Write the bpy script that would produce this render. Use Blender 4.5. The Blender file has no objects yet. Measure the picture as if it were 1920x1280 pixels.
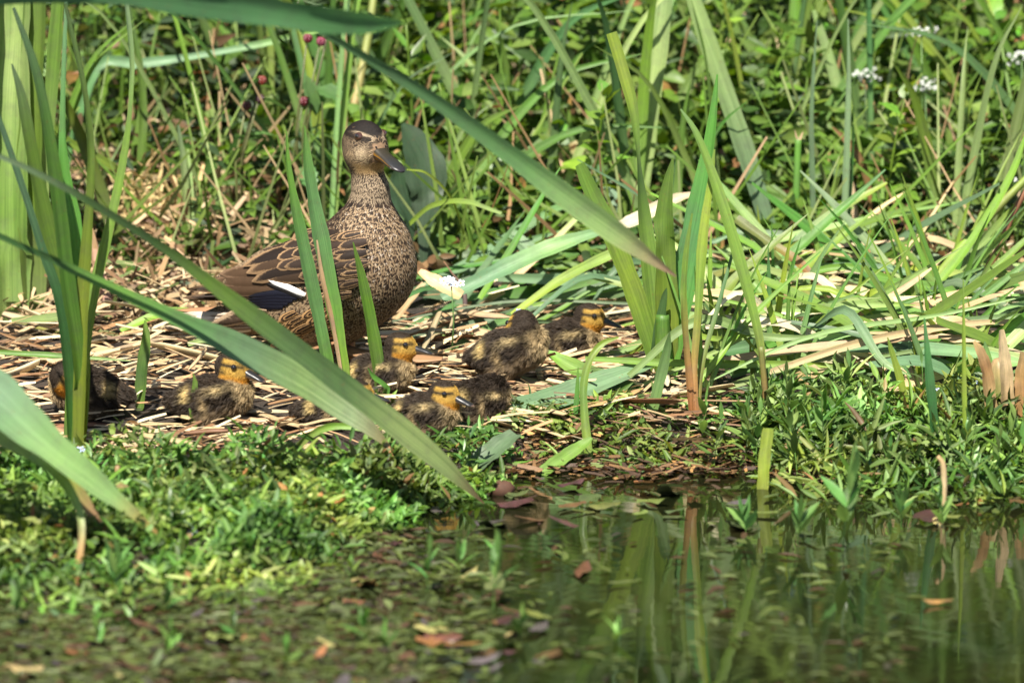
import bpy, math, random
import numpy as np
from mathutils import Vector, Matrix
R = math.radians
rng = np.random.default_rng(7)
random.seed(7)
sc = bpy.context.scene
col = sc.collection

# ---------------------------------------------------------------- camera
S = 0.65e-3                 # metres per photo pixel at the hen
DIST = 8.0
PHI = R(11)
TGT = np.array([0, 0, 0.095])
FWD = np.array([0, math.cos(PHI), -math.sin(PHI)])
UPV = np.array([0, math.sin(PHI), math.cos(PHI)])
RGT = np.array([1.0, 0, 0])
CAM = TGT - DIST * FWD
cd = bpy.data.cameras.new('camera')
cam = bpy.data.objects.new('camera', cd)
col.objects.link(cam)
cam.location = CAM
cam.rotation_euler = (R(90) - PHI, 0, 0)
cd.sensor_width = 36
cd.lens = 36 * DIST / (1920 * S)
cd.clip_start = 0.1
cd.clip_end = 200
cd.dof.use_dof = True
cd.dof.focus_distance = 7.93
cd.dof.aperture_fstop = cd.lens / 50.0
cd.dof.aperture_blades = 9
sc.camera = cam

# ---------------------------------------------------------------- sky, sun, exposure
SUN_EL, SUN_AZ = R(57), R(-14)      # azimuth measured from behind the camera, negative = from the left
sdir = np.array([math.sin(SUN_AZ) * math.cos(SUN_EL), -math.cos(SUN_AZ) * math.cos(SUN_EL), math.sin(SUN_EL)])
w = bpy.data.worlds.new('World')
sc.world = w
w.use_nodes = True
nt = w.node_tree
sky = nt.nodes.new('ShaderNodeTexSky')
sky.sky_type = 'NISHITA'
sky.sun_disc = False
sky.sun_elevation = SUN_EL
sky.sun_rotation = math.atan2(sdir[0], sdir[1])
bg = nt.nodes['Background']
nt.links.new(sky.outputs[0], bg.inputs[0])
bg.inputs[1].default_value = 0.052
sd = bpy.data.lights.new('sun', 'SUN')
sd.energy = 5.0
sd.angle = R(0.5)
sd.color = (1, 0.94, 0.84)
sun = bpy.data.objects.new('sun', sd)
col.objects.link(sun)
sun.location = tuple(sdir * 20)
sun.rotation_euler = Vector(tuple(-sdir)).to_track_quat('-Z', 'Y').to_euler()
vs = sc.view_settings
vs.view_transform = 'Standard'
vs.look = 'None'
vs.exposure = 1.42
vs.gamma = 1

# ---------------------------------------------------------------- pixel rays and ground
def ray(px, py):
    d = FWD + RGT * ((px - 960) * S / DIST) + UPV * ((640 - py) * S / DIST)
    return d

def P(px, py, Y):
    d = ray(px, py)
    return CAM + d * ((Y - CAM[1]) / d[1])

def smooth(a, b, x):
    t = np.clip((x - a) / (b - a), 0, 1)
    return t * t * (3 - 2 * t)

def shore(x):
    """Y of the water's edge"""
    x = np.asarray(x, float)
    px = x / S + 960
    s = -0.29 - 0.60 * (1 - smooth(480, 960, px))
    s = s + 0.02 * np.sin(x * 31) + 0.012 * np.sin(x * 67 + 1)
    return s - 0.10 * smooth(1430, 1640, px)

def hgt(x, y):
    x = np.asarray(x, float); y = np.asarray(y, float)
    d = y - shore(x)
    z = np.where(d < 0, np.maximum(d * 0.4, -0.25), 0)
    z = z + 0.018 * smooth(0, 0.1, d) + 0.03 * smooth(-0.32, -0.02, y) + 0.02 * smooth(0.05, 0.5, y)
    z = z + np.maximum(y - 0.4, 0) * 0.16
    z = z + 0.004 * np.sin(x * 40 + y * 23) * np.sin(y * 51 - x * 17) * smooth(0, .05, d)
    return z

def G(px, py, off=0.0):
    """where the ray through a pixel meets the ground (or the water sheet)"""
    d = ray(px, py)
    t = np.linspace(5.5, 13, 1500)
    p = CAM[None] + d[None] * t[:, None]
    h = np.maximum(hgt(p[:, 0], p[:, 1]), 0) + off
    k = np.argmax(p[:, 2] < h)
    return p[k]

# ---------------------------------------------------------------- object helpers
def tag(o, label, cat, group=None, kind=None):
    if label: o['label'] = label
    if cat: o['category'] = cat
    if group: o['group'] = group
    if kind: o['kind'] = kind
    return o

def empty(name, loc, label=None, cat=None, group=None):
    o = bpy.data.objects.new(name, None)
    col.objects.link(o)
    o.location = tuple(loc)
    o.empty_display_size = 0.02
    return tag(o, label, cat, group)

def mesh(name, V, F, mat, cols=None, uv=None, smoothf=True, attrs=None):
    me = bpy.data.meshes.new(name)
    V = np.asarray(V, np.float32)
    me.from_pydata(V.tolist() if len(V) < 4000 else [tuple(v) for v in V.tolist()], [], F if isinstance(F, list) else F.tolist())
    if cols is not None:
        c = np.ones((len(V), 4), np.float32); c[:, :3] = np.clip(cols, 0, 1)
        a = me.color_attributes.new('col', 'FLOAT_COLOR', 'POINT'); a.data.foreach_set('color', c.ravel())
    for k, v in (attrs or {}).items():
        v = np.asarray(v, np.float32)
        if v.ndim == 2:
            c = np.ones((len(V), 4), np.float32); c[:, :3] = v
            a = me.color_attributes.new(k, 'FLOAT_COLOR', 'POINT'); a.data.foreach_set('color', c.ravel())
        else:
            a = me.attributes.new(k, 'FLOAT', 'POINT'); a.data.foreach_set('value', v)
    if uv is not None:
        li = np.zeros(len(me.loops), np.int32); me.loops.foreach_get('vertex_index', li)
        l = me.uv_layers.new(name='UVMap'); l.data.foreach_set('uv', np.asarray(uv, np.float32)[li].ravel())
    me.polygons.foreach_set('use_smooth', np.full(len(me.polygons), smoothf))
    me.materials.append(mat)
    return me

def obj(name, me, parent=None):
    o = bpy.data.objects.new(name, me)
    col.objects.link(o)
    if parent is not None: o.parent = parent
    return o

# ---------------------------------------------------------------- materials
class NB:
    def __init__(self, name):
        self.m = bpy.data.materials.new(name); self.m.use_nodes = True
        self.t = self.m.node_tree; self.t.nodes.clear()
        self.out = self.n('OutputMaterial')
    def n(self, ty, **kw):
        x = self.t.nodes.new('ShaderNode' + ty)
        for k, v in kw.items():
            if k.startswith('_'): setattr(x, k[1:], v)
            else: self.set(x, k, v)
        return x
    def set(self, x, k, v):
        s = x.inputs[int(k[1:])] if k[0] == 'i' and k[1:].isdigit() else x.inputs[k.replace('_', ' ')]
        if hasattr(v, 'is_linked') or hasattr(v, 'links'): self.t.links.new(v, s)
        else: s.default_value = v
    def math(self, op, a, b=0.5, c=None):
        x = self.n('Math', _operation=op)
        self.set(x, 'i0', a); self.set(x, 'i1', b)
        if c is not None: self.set(x, 'i2', c)
        return x.outputs[0]
    def mix(self, f, a, b, mode='MIX'):
        x = self.n('Mix', _data_type='RGBA', _blend_type=mode)
        self.set(x, 'i0', f); self.set(x, 'i6', a); self.set(x, 'i7', b)
        return x.outputs[2]
    def mrange(self, v, a, b, c, d, smoothi=False):
        x = self.n('MapRange')
        if smoothi: x.interpolation_type = 'SMOOTHSTEP'
        for i, q in enumerate((v, a, b, c, d)): self.set(x, 'i%d' % i, q)
        return x.outputs[0]
    def noise(self, vec, scale, detail=3, rough=.55):
        x = self.n('TexNoise', Scale=scale, Detail=detail, Roughness=rough)
        if vec is not None: self.t.links.new(vec, x.inputs['Vector'])
        return x.outputs['Fac']
    def hsv(self, c, h=.5, s=1., v=1.):
        x = self.n('HueSaturation', Hue=h, Saturation=s, Value=v, Color=c)
        return x.outputs[0]
    def bump(self, h, strength=.3, dist=.001):
        return self.n('Bump', Strength=strength, Distance=dist, Height=h).outputs[0]

def principled(b, c, rough=.5, spec=.5, normal=None, **kw):
    p = b.n('BsdfPrincipled', Base_Color=c, Roughness=rough)
    p.inputs['Specular IOR Level'].default_value = spec
    if normal is not None: b.t.links.new(normal, p.inputs['Normal'])
    for k, v in kw.items(): b.set(p, k, v)
    return p.outputs[0]

def leaf_mat(name, src='col', streak=60., trans=.3, rough=.42, spec=.45, hv=.03, vv=.3, blotch=.5, bumps=.25, spec_tint=None):
    b = NB(name)
    if src == 'col':
        c = b.n('Attribute', _attribute_name='col').outputs['Color']
    else:
        c = b.n('ObjectInfo').outputs['Color']
    rnd = b.n('ObjectInfo').outputs['Random']
    uv = b.n('UVMap').outputs[0]
    mp = b.n('Mapping', Vector=uv)
    mp.inputs['Scale'].default_value = (streak, 1.2, 1)
    cmb = b.n('VectorMath', _operation='ADD'); b.t.links.new(mp.outputs[0], cmb.inputs[0])
    rr = b.n('CombineXYZ'); b.set(rr, 'i0', b.math('MULTIPLY', rnd, 37.)); b.set(rr, 'i1', b.math('MULTIPLY', rnd, 91.))
    b.t.links.new(rr.outputs[0], cmb.inputs[1])
    st = b.noise(cmb.outputs[0], 1.0, 2, .6)
    mp2 = b.n('Mapping', Vector=cmb.outputs[0]); mp2.inputs['Scale'].default_value = (.22, .6, 1)
    st2 = b.noise(mp2.outputs[0], 1.0, 3, .6)
    st = b.math('ADD', b.math('MULTIPLY', st, .55), b.math('MULTIPLY', st2, .45))
    geo = b.n('NewGeometry').outputs['Position']
    bl = b.noise(geo, 55., 4, .6)
    bl2 = b.noise(geo, 260., 2, .6)
    c = b.hsv(c, b.mrange(b.math('FRACT', b.math('MULTIPLY', rnd, 7.31)), 0, 1, .5 - hv, .5 + hv), 1., b.mrange(rnd, 0, 1, 1 - vv, 1 + vv))
    c = b.mix(1., c, b.n('CombineColor', Red=b.mrange(st, .34, .66, .60, 1.34), Green=b.mrange(st, .34, .66, .68, 1.26), Blue=b.mrange(st, .34, .66, .60, 1.3)).outputs[0], 'MULTIPLY')
    c = b.mix(b.mrange(bl, .45, .8, 0, blotch), c, b.hsv(c, .485, .8, .6))
    c = b.mix(b.mrange(bl2, .66, .72, 0, .55 * blotch), c, (.16, .09, .03, 1))
    h = b.math('ADD', st, b.math('MULTIPLY', bl2, .5))
    nrm = b.bump(h, bumps, .0008)
    p = principled(b, c, b.mrange(bl, .3, .7, rough - .07, rough + .12), spec, nrm)
    if trans > 0:
        tc = b.hsv(c, .485, 1.1, 1.35)
        tr = b.n('BsdfTranslucent', Color=tc, Normal=nrm).outputs[0]
        p = b.n('MixShader', i0=trans, i1=p, i2=tr).outputs[0]
    b.t.links.new(p, b.out.inputs[0])
    return b.m

M = {}
M['blade'] = leaf_mat('reed_blade', streak=38, trans=.34, blotch=.7, rough=.46, spec=.35)
M['straw'] = leaf_mat('straw', streak=26, trans=.12, rough=.5, spec=.3, hv=.012, vv=.25, blotch=.55, bumps=.5)
M['straw_o'] = leaf_mat('straw_object', src='obj', streak=26, trans=.12, rough=.5, spec=.3, hv=.015, vv=.3, blotch=.6, bumps=.5)
M['herb'] = leaf_mat('herb_leaf', src='obj', streak=7, trans=.3, rough=.4, hv=.022, vv=.4, blotch=.4, bumps=.3)
M['herb_c'] = leaf_mat('ground_cover_leaf', src='col', streak=7, trans=.32, rough=.5, spec=.3, hv=.0, vv=.0, blotch=.4, bumps=.3)
M['pond'] = leaf_mat('pond_leaf', src='obj', streak=5, trans=.0, rough=.3, spec=.6, hv=.02, vv=.35, blotch=.6, bumps=.4)
M['petal'] = leaf_mat('petal', src='obj', streak=4, trans=.25, rough=.6, hv=.004, vv=.1, blotch=.1, bumps=.1)
M['bark'] = leaf_mat('twig_bark', src='col', streak=14, trans=0., rough=.7, hv=.01, vv=.15, blotch=.8, bumps=.9)

def mk_mud():
    b = NB('mud')
    g = b.n('NewGeometry').outputs['Position']
    n1 = b.noise(g, 18., 6, .65); n2 = b.noise(g, 130., 4, .7)
    c = b.mix(b.mrange(n1, .35, .65, 0, 1), (.010, .007, .004, 1), (.036, .023, .013, 1))
    c = b.mix(b.mrange(n2, .55, .7, 0, .6), c, (.065, .045, .025, 1))
    wet = b.mrange(b.n('SeparateXYZ', Vector=g).outputs[2], .0, .05, .18, .85)
    p = principled(b, c, wet, .5, b.bump(b.math('ADD', n1, n2), .9, .012))
    b.t.links.new(p, b.out.inputs[0]); return b.m
M['mud'] = mk_mud()

def mk_water():
    b = NB('pond_water')
    g = b.n('NewGeometry').outputs['Position']
    mp = b.n('Mapping', Vector=g); mp.inputs['Scale'].default_value = (.55, 1.5, 1)
    n1 = b.noise(mp.outputs[0], 7., 3, .5); n2 = b.noise(mp.outputs[0], 34., 2, .5)
    bl = b.noise(g, 4., 4, .6)
    c = b.mix(b.mrange(bl, .35, .7, 0, 1), (.004, .006, .002, 1), (.012, .012, .004, 1))
    h = b.math('ADD', n1, b.math('MULTIPLY', n2, .16))
    p = principled(b, c, .035, .5, b.bump(h, .015, .03), IOR=1.55)
    b.t.links.new(p, b.out.inputs[0]); return b.m
M['water'] = mk_water()

def plain(name, c, rough=.4, spec=.5, scale=120., amt=.35, bs=.3, coat=0.):
    b = NB(name)
    g = b.n('TexCoord').outputs['Object']
    n = b.noise(g, scale, 4, .6)
    cc = b.mix(b.mrange(n, .35, .7, 0, amt), tuple(c) + (1,), tuple(q * .45 for q in c) + (1,))
    p = principled(b, cc, rough, spec, b.bump(n, bs, .0006), Coat_Weight=coat)
    b.t.links.new(p, b.out.inputs[0]); return b.m

def mk_colattr(name, rough=.4, spec=.5, coat=0., scale=400., amt=.3):
    b = NB(name)
    c = b.n('Attribute', _attribute_name='col').outputs['Color']
    g = b.n('TexCoord').outputs['Object']
    n = b.noise(g, scale, 4, .6)
    cc = b.mix(b.mrange(n, .4, .7, 0, amt), c, b.hsv(c, .5, .9, .45))
    p = principled(b, cc, rough, spec, b.bump(n, .25, .0005), Coat_Weight=coat)
    b.t.links.new(p, b.out.inputs[0]); return b.m
M['bill'] = mk_colattr('bill_horn', .36, .4, .08, 350., .35)
M['skin'] = mk_colattr('bird_skin', .75, .2, 0, 250., .5)
M['foot'] = mk_colattr('bird_foot', .5, .4, 0, 500., .5)
M['eye'] = plain('eye_gloss', (.006, .004, .003), .05, .6, 50, 0, 0, 1.)
M['iris'] = plain('eye_brown', (.055, .022, .012), .08, .6, 300, .5, 0, 1.)

def mk_feather():
    b = NB('feather')
    uv = b.n('UVMap').outputs[0]
    sp = b.n('SeparateXYZ', Vector=uv)
    s_ = b.math('MULTIPLY', b.math('ABSOLUTE', b.math('SUBTRACT', sp.outputs[0], .5)), 2.)
    t_ = sp.outputs[1]
    geo = b.n('NewGeometry').outputs['Position']
    nz = b.noise(geo, 900., 3, .6)
    tt = b.math('DIVIDE', b.math('SUBTRACT', t_, .42), .58)
    tt = b.math('MAXIMUM', tt, 0.)
    d = b.math('SQRT', b.math('ADD', b.math('MULTIPLY', s_, s_), b.math('MULTIPLY', tt, tt)))
    d = b.math('ADD', d, b.mrange(nz, .3, .7, -.12, .12))
    fp = b.n('Attribute', _attribute_name='fp').outputs['Fac']
    fr = b.n('Attribute', _attribute_name='fr').outputs['Fac']
    edge = b.mrange(b.math('SUBTRACT', d, fp), -.09, .09, 0, 1, True)
    ring = b.math('MULTIPLY', fr, b.mrange(b.math('ABSOLUTE', b.math('SUBTRACT', d, b.math('MULTIPLY', fp, .52))), .05, .13, 1, 0, True))
    msk = b.math('MAXIMUM', edge, ring)
    cE = b.n('Attribute', _attribute_name='col').outputs['Color']
    cC = b.n('Attribute', _attribute_name='col2').outputs['Color']
    c = b.mix(msk, cC, cE)
    # barbs
    bv = b.n('CombineXYZ'); b.set(bv, 'i0', b.math('MULTIPLY', s_, 2.)); b.set(bv, 'i1', b.math('MULTIPLY', b.math('SUBTRACT', t_, b.math('MULTIPLY', s_, .25)), 26.))
    barb = b.noise(bv.outputs[0], 1.6, 2, .6)
    c = b.mix(1., c, b.n('CombineColor', Red=b.mrange(barb, .3, .7, .78, 1.2), Green=b.mrange(barb, .3, .7, .78, 1.2), Blue=b.mrange(barb, .3, .7, .78, 1.2)).outputs[0], 'MULTIPLY')
    p = principled(b, c, .62, .2, b.bump(barb, .5, .0008))
    tr = b.n('BsdfTranslucent', Color=c).outputs[0]
    p = b.n('MixShader', i0=.1, i1=p, i2=tr).outputs[0]
    b.t.links.new(p, b.out.inputs[0]); return b.m
M['feather'] = mk_feather()

def mk_down():
    b = NB('duckling_down')
    c = b.n('Attribute', _attribute_name='col').outputs['Color']
    p = principled(b, c, .6, .2, None)
    tr = b.n('BsdfTranslucent', Color=c).outputs[0]
    p = b.n('MixShader', i0=.3, i1=p, i2=tr).outputs[0]
    b.t.links.new(p, b.out.inputs[0]); return b.m
M['down'] = mk_down()
# ================================================================ ground and water
def axis(lo, a, b_, hi, fine, coarse):
    return np.concatenate([np.linspace(lo, a, coarse, endpoint=False), np.arange(a, b_, fine), np.linspace(b_, hi, coarse)])
gx = axis(-14, -1.1, 1.1, 14, .02, 12); gy = axis(-12, -1.3, 2.4, 16, .02, 14)
GX, GY = np.meshgrid(gx, gy, indexing='ij')
GZ = hgt(GX, GY)
nx_, ny_ = GX.shape
idx = np.arange(nx_ * ny_).reshape(nx_, ny_)
Fq = np.stack([idx[:-1, :-1], idx[1:, :-1], idx[1:, 1:], idx[:-1, 1:]], -1).reshape(-1, 4)
o = obj('ground', mesh('ground', np.stack([GX, GY, GZ], -1).reshape(-1, 3), Fq, M['mud']))
tag(o, 'dark wet mud of the sloping pond bank', 'ground', kind='structure')
wx = np.linspace(-14, 14, 30); wy = np.linspace(-12, .1, 30)
WX, WY = np.meshgrid(wx, wy, indexing='ij'); idx = np.arange(900).reshape(30, 30)
Fq = np.stack([idx[:-1, :-1], idx[1:, :-1], idx[1:, 1:], idx[:-1, 1:]], -1).reshape(-1, 4)
o = obj('water', mesh('water', np.stack([WX, WY, WX * 0], -1).reshape(-1, 3), Fq, M['water']))
tag(o, 'dark olive pond water reflecting the reeds', 'water', kind='structure')

# ================================================================ implicit bodies
def ell(p, c, r):
    q = p - np.array(c, float); r = np.array(r, float)
    k0 = np.linalg.norm(q / r, axis=-1); k1 = np.linalg.norm(q / (r * r), axis=-1) + 1e-9
    return k0 * (k0 - 1) / k1
def cone(p, a, b, ra, rb, sy=1.0):
    a = np.array(a, float); b = np.array(b, float)
    p = p.copy(); p[..., 1] = p[..., 1] / sy
    ab = b - a; t = np.clip(((p - a) @ ab) / (ab @ ab), 0, 1)
    return np.linalg.norm(p - a - t[..., None] * ab, axis=-1) - (ra + (rb - ra) * t)
def smin(a, b, k):
    h = np.clip(.5 + .5 * (b - a) / k, 0, 1)
    return b + (a - b) * h - k * h * (1 - h)
def rotz(p, a):
    c, s = math.cos(a), math.sin(a)
    return np.stack([p[..., 0] * c - p[..., 1] * s, p[..., 0] * s + p[..., 1] * c, p[..., 2]], -1)
def roty(p, a):     # positive = nose down
    c, s = math.cos(a), math.sin(a)
    return np.stack([p[..., 0] * c + p[..., 2] * s, p[..., 1], -p[..., 0] * s + p[..., 2] * c], -1)
def grad(f, p, e=.6):
    g = np.zeros_like(p)
    for i in range(3):
        d = np.zeros(3); d[i] = e
        g[:, i] = f(p + d) - f(p - d)
    return g / (np.linalg.norm(g, axis=1, keepdims=True) + 1e-9)
def project(f, p, n=4):
    for _ in range(n):
        p = p - grad(f, p) * f(p)[:, None] * .9
    return p
def surfnet(f, lo, hi, h):
    lo = np.array(lo, float); hi = np.array(hi, float)
    n = np.ceil((hi - lo) / h).astype(int) + 1
    ax = [lo[i] + h * np.arange(n[i]) for i in range(3)]
    X = np.stack(np.meshgrid(*ax, indexing='ij'), -1)
    V = f(X.reshape(-1, 3)).reshape(n)
    s = V < 0
    c8 = sum(s[i:n[0] - 1 + i, j:n[1] - 1 + j, k:n[2] - 1 + k].astype(int) for i in (0, 1) for j in (0, 1) for k in (0, 1))
    cells = np.argwhere((c8 > 0) & (c8 < 8))
    ids = -np.ones(n - 1, int); ids[tuple(cells.T)] = np.arange(len(cells))
    verts = lo + (cells + .5) * h
    verts = project(f, verts, 5)
    F = []
    for a in range(3):
        b1, b2 = (a + 1) % 3, (a + 2) % 3
        sl0 = [slice(None)] * 3; sl1 = [slice(None)] * 3
        sl0[a] = slice(0, n[a] - 1); sl1[a] = slice(1, n[a])
        e = np.argwhere(s[tuple(sl0)] != s[tuple(sl1)])
        e = e[(e[:, b1] > 0) & (e[:, b2] > 0) & (e[:, b1] < n[b1] - 1) & (e[:, b2] < n[b2] - 1)]
        q = []
        for (d1, d2) in ((1, 1), (0, 1), (0, 0), (1, 0)):
            c = e.copy(); c[:, b1] -= d1; c[:, b2] -= d2
            q.append(ids[tuple(c.T)])
        q = np.stack(q, 1)
        flip = ~s[tuple(e.T)]
        q[flip] = q[flip][:, ::-1]
        F.append(q)
    F = np.concatenate(F)
    return verts, F[(F >= 0).all(1)]
def sample(V, F, n):
    tri = np.concatenate([F[:, [0, 1, 2]], F[:, [0, 2, 3]]])
    A = V[tri[:, 0]]; B = V[tri[:, 1]]; C = V[tri[:, 2]]
    ar = np.linalg.norm(np.cross(B - A, C - A), axis=1)
    k = rng.choice(len(tri), n, p=ar / ar.sum())
    u = rng.random((n, 2)); m = u.sum(1) > 1; u[m] = 1 - u[m]
    return A[k] + (B[k] - A[k]) * u[:, :1] + (C[k] - A[k]) * u[:, 1:]
def nrm(v): return v / (np.linalg.norm(v, axis=-1, keepdims=True) + 1e-9)
def lerp3(a, b, t): return np.array(a)[None] * (1 - t[:, None]) + np.array(b)[None] * t[:, None]

def loft(secs, nseg=14):
    """closed skin through rings: (centre, half width, up, down)"""
    V = []
    for c, hw, up, dn in secs:
        for k in range(nseg):
            a = 2 * math.pi * k / nseg
            y = math.cos(a); z = math.sin(a)
            V.append((c[0], c[1] + hw * math.copysign(abs(y) ** .8, y), c[2] + (up if z > 0 else dn) * math.copysign(abs(z) ** .9, z)))
    F = []
    for i in range(len(secs) - 1):
        for k in range(nseg):
            k2 = (k + 1) % nseg
            F.append((i * nseg + k, (i + 1) * nseg + k, (i + 1) * nseg + k2, i * nseg + k2))
    V.append(secs[0][0]); V.append(secs[-1][0])
    n0 = len(V) - 2
    for k in range(nseg):
        k2 = (k + 1) % nseg
        F.append((n0, k, k2)); F.append((n0 + 1, (len(secs) - 1) * nseg + k2, (len(secs) - 1) * nseg + k))
    return np.array(V, float), F

def ball(c, r, sq=(1, 1, 1), nu=14, nv=9):
    V = []; F = []
    for j in range(nv + 1):
        th = math.pi * j / nv
        for i in range(nu):
            a = 2 * math.pi * i / nu
            V.append((c[0] + r * sq[0] * math.sin(th) * math.cos(a), c[1] + r * sq[1] * math.sin(th) * math.sin(a), c[2] + r * sq[2] * math.cos(th)))
    for j in range(nv):
        for i in range(nu):
            i2 = (i + 1) % nu
            F.append((j * nu + i, (j + 1) * nu + i, (j + 1) * nu + i2, j * nu + i2))
    return np.array(V, float), F

def tube(pts, rads, n=7):
    pts = np.array(pts, float); V = []; F = []
    for i, p in enumerate(pts):
        t = pts[min(i + 1, len(pts) - 1)] - pts[max(i - 1, 0)]
        t = t / (np.linalg.norm(t) + 1e-9)
        a = np.cross(t, [0.3, 1, .2]); a /= np.linalg.norm(a) + 1e-9; b = np.cross(t, a)
        for k in range(n):
            an = 2 * math.pi * k / n
            V.append(p + rads[i] * (a * math.cos(an) + b * math.sin(an)))
    for i in range(len(pts) - 1):
        for k in range(n):
            k2 = (k + 1) % n
            F.append((i * n + k, i * n + k2, (i + 1) * n + k2, (i + 1) * n + k))
    F.append(tuple(range(n - 1, -1, -1))); F.append(tuple((len(pts) - 1) * n + k for k in range(n)))
    return np.array(V, float), F

def webfoot(at, yaw, L=34):
    """three toes with web, flat on the ground, local px"""
    c, s = math.cos(yaw), math.sin(yaw)
    tp = []
    for a, l in ((-.5, .9), (0, 1.05), (.5, .9)):
        tp.append((l * L * math.cos(a), l * L * math.sin(a)))
    q = [(-4, -3), (-4, 3), tp[2], (L * .72, L * .24), tp[1], (L * .72, -L * .24), tp[0]]
    V = []
    for zz in (3.2, 0.):
        for x, y in q:
            hz = zz if abs(x) < 10 else zz * .45
            V.append((at[0] + x * c - y * s, at[1] + x * s + y * c, at[2] + hz))
    n = len(q)
    F = [tuple(range(n)), tuple(range(2 * n - 1, n - 1, -1))] + [(i, n + i, n + (i + 1) % n, (i + 1) % n) for i in range(n)]
    return np.array(V), F

# ================================================================ hen
HEN_O = np.array([(640 - 960) * S, 0.0, 0.045]); HEN_YAW = R(-30)
H_REL = R(-22)                                   # head turned further towards the pond
HC = np.array([55., 0, 452.])
def to_world(q, O, yaw): return rotz(np.asarray(q, float), yaw) * S + O
def to_local(p, O, yaw): return rotz((np.asarray(p, float) - O) / S, -yaw)
def head_loc(p): return rotz(p - HC, -H_REL)
def head_body(q): return rotz(np.asarray(q, float), H_REL) + HC
def wing_sdf(p):
    q = roty(p - np.array([-75., 0, 205.]), R(15))
    q = q.copy(); q[..., 1] = np.where(q[..., 1] > 0, q[..., 1] * 1.0 + 12, -q[..., 1])
    q[..., 2] = q[..., 2] - .35 * np.maximum(q[..., 1] - 50, 0) * 0
    return ell(q, (0, 50, -8), (165, 34, 56))
def hen_sdf(p):
    d = smin(ell(p, (52, 0, 226), (98, 90, 104)), ell(p, (-40, 0, 165), (122, 88, 100)), 40)
    d = smin(d, cone(p, (20, 0, 236), (-150, 0, 188), 66, 46), 30)
    d = smin(d, cone(p, (-150, 0, 188), (-255, 0, 165), 46, 20), 26)
    d = smin(d, cone(p, (-110, 0, 135), (-205, 0, 112), 62, 36, 1.15), 40)
    d = smin(d, cone(p, (-205, 0, 112), (-290, 0, 96), 34, 12, 1.5), 20)
    d = smin(d, wing_sdf(p), 14)
    d = smin(d, cone(p, (62, 0, 296), (66, 0, 366), 64, 30), 30)
    d = smin(d, cone(p, (66, 0, 366), (52, 0, 432), 30, 29), 20)
    h = head_loc(p)
    e = smin(ell(h, (-4, 0, 2), (47, 37, 45)), ell(h, (20, 0, -8), (30, 24, 26)), 18)
    hh = h.copy(); hh[..., 1] = np.abs(hh[..., 1])
    e = smin(e, ell(hh, (2, 16, -14), (27, 21, 24)), 14)
    return smin(d, e, 16)
hen = empty('hen_duck', HEN_O, 'brown mottled female duck standing guard over her ducklings with head turned', 'duck')
hen.rotation_euler = (0, 0, HEN_YAW)
hV, hF = surfnet(hen_sdf, (-320, -130, 20), (180, 130, 520), 5.5)
hcol = np.tile([.19, .12, .07], (len(hV), 1))
obj('body', mesh('hen_body', hV * S, hF, M['skin'], hcol), hen)

def feathers(name, f, pts, flow, L, W, cE, cC, fp, fr, off0=0., lift=2.2, parent=None, nu=5):
    """many small feathers lying on the surface f=0; flow gives the growing direction"""
    n = len(pts)
    N = grad(f, pts); T = nrm(flow - N * (flow * N).sum(1, keepdims=True)); B = np.cross(N, T)
    ts = np.linspace(0, 1, nu); ss = np.array([-1., 0, 1.])
    prof = np.array([.35, .8, 1., .85, .12]) if nu == 5 else np.interp(ts, [0, .25, .5, .8, 1], [.35, .8, 1., .85, .12])
    V = np.zeros((n, nu, 3, 3)); UV = np.zeros((n, nu, 3, 2))
    for i, t in enumerate(ts):
        for j, s in enumerate(ss):
            v = pts + T * ((t - .35) * L)[:, None] + B * (s * prof[i] * W)[:, None]
            g = grad(f, v); d = f(v)
            target = off0 + lift * (.15 + t * .85) - .35 * abs(s) + .4 * (1 - abs(s))
            v = v + g * np.clip(target - d, -12, 12)[:, None]
            V[:, i, j] = v; UV[:, i, j] = (.5 + .5 * s * min(1, prof[i] + .1), t)
    k = np.arange(n * nu * 3).reshape(n, nu, 3)
    F = np.stack([k[:, :-1, :-1], k[:, :-1, 1:], k[:, 1:, 1:], k[:, 1:, :-1]], -1).reshape(-1, 4)
    rep = nu * 3
    me = mesh(name, V.reshape(-1, 3) * S, F, M['feather'], np.repeat(cE, rep, 0), UV.reshape(-1, 2), True,
              {'col2': np.repeat(cC, rep, 0), 'fp': np.repeat(fp, rep), 'fr': np.repeat(fr, rep)})
    o = obj(name, me, parent)
    o['kind'] = 'stuff'
    return o

# body plumage
bp = project(hen_sdf, sample(hV, hF, 20000))
hl = head_loc(bp)
is_body = bp[:, 2] < 352
inwing = (wing_sdf(bp) < 3) & (bp[:, 0] < 40)
pb = bp[is_body]; iw = inwing[is_body]
x, y, z = pb.T
flow = np.stack([-np.ones_like(x), .0 * x, -.55 - .9 * smooth(-20, 90, x) * 1.0], 1)
flow[:, 0] -= 0; flow = nrm(flow)
flow[x > 10] = nrm(np.stack([-.55 * np.ones((x > 10).sum()), 0 * x[x > 10], -1. * np.ones((x > 10).sum())], 1))
breast = smooth(-10, 60, x)                  # 1 on the breast
back = smooth(170, 240, z + .25 * x) * (1 - smooth(20, 70, x))
flank = (1 - breast) * (1 - smooth(165, 235, z))
rump = smooth(-150, -210, x) if False else 1 - smooth(-215, -150, x)
L = 21 + 20 * flank + 18 * back; W = 4.4 + 6. * flank + 7 * back
L = L * (1 - .25 * rump) * rng.uniform(.8, 1.2, len(x)); W = W * rng.uniform(.85, 1.15, len(x))
n_ = len(x); rr = rng.random(n_)
cE = lerp3((.31, .225, .135), (.15, .097, .055), rr)
cC = lerp3((.012, .0075, .005), (.036, .021, .013), rng.random(n_))
cE = cE * (1 - back[:, None] * .25)
belly = (1 - smooth(80, 150, z)) * smooth(-140, -60, x)
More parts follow.
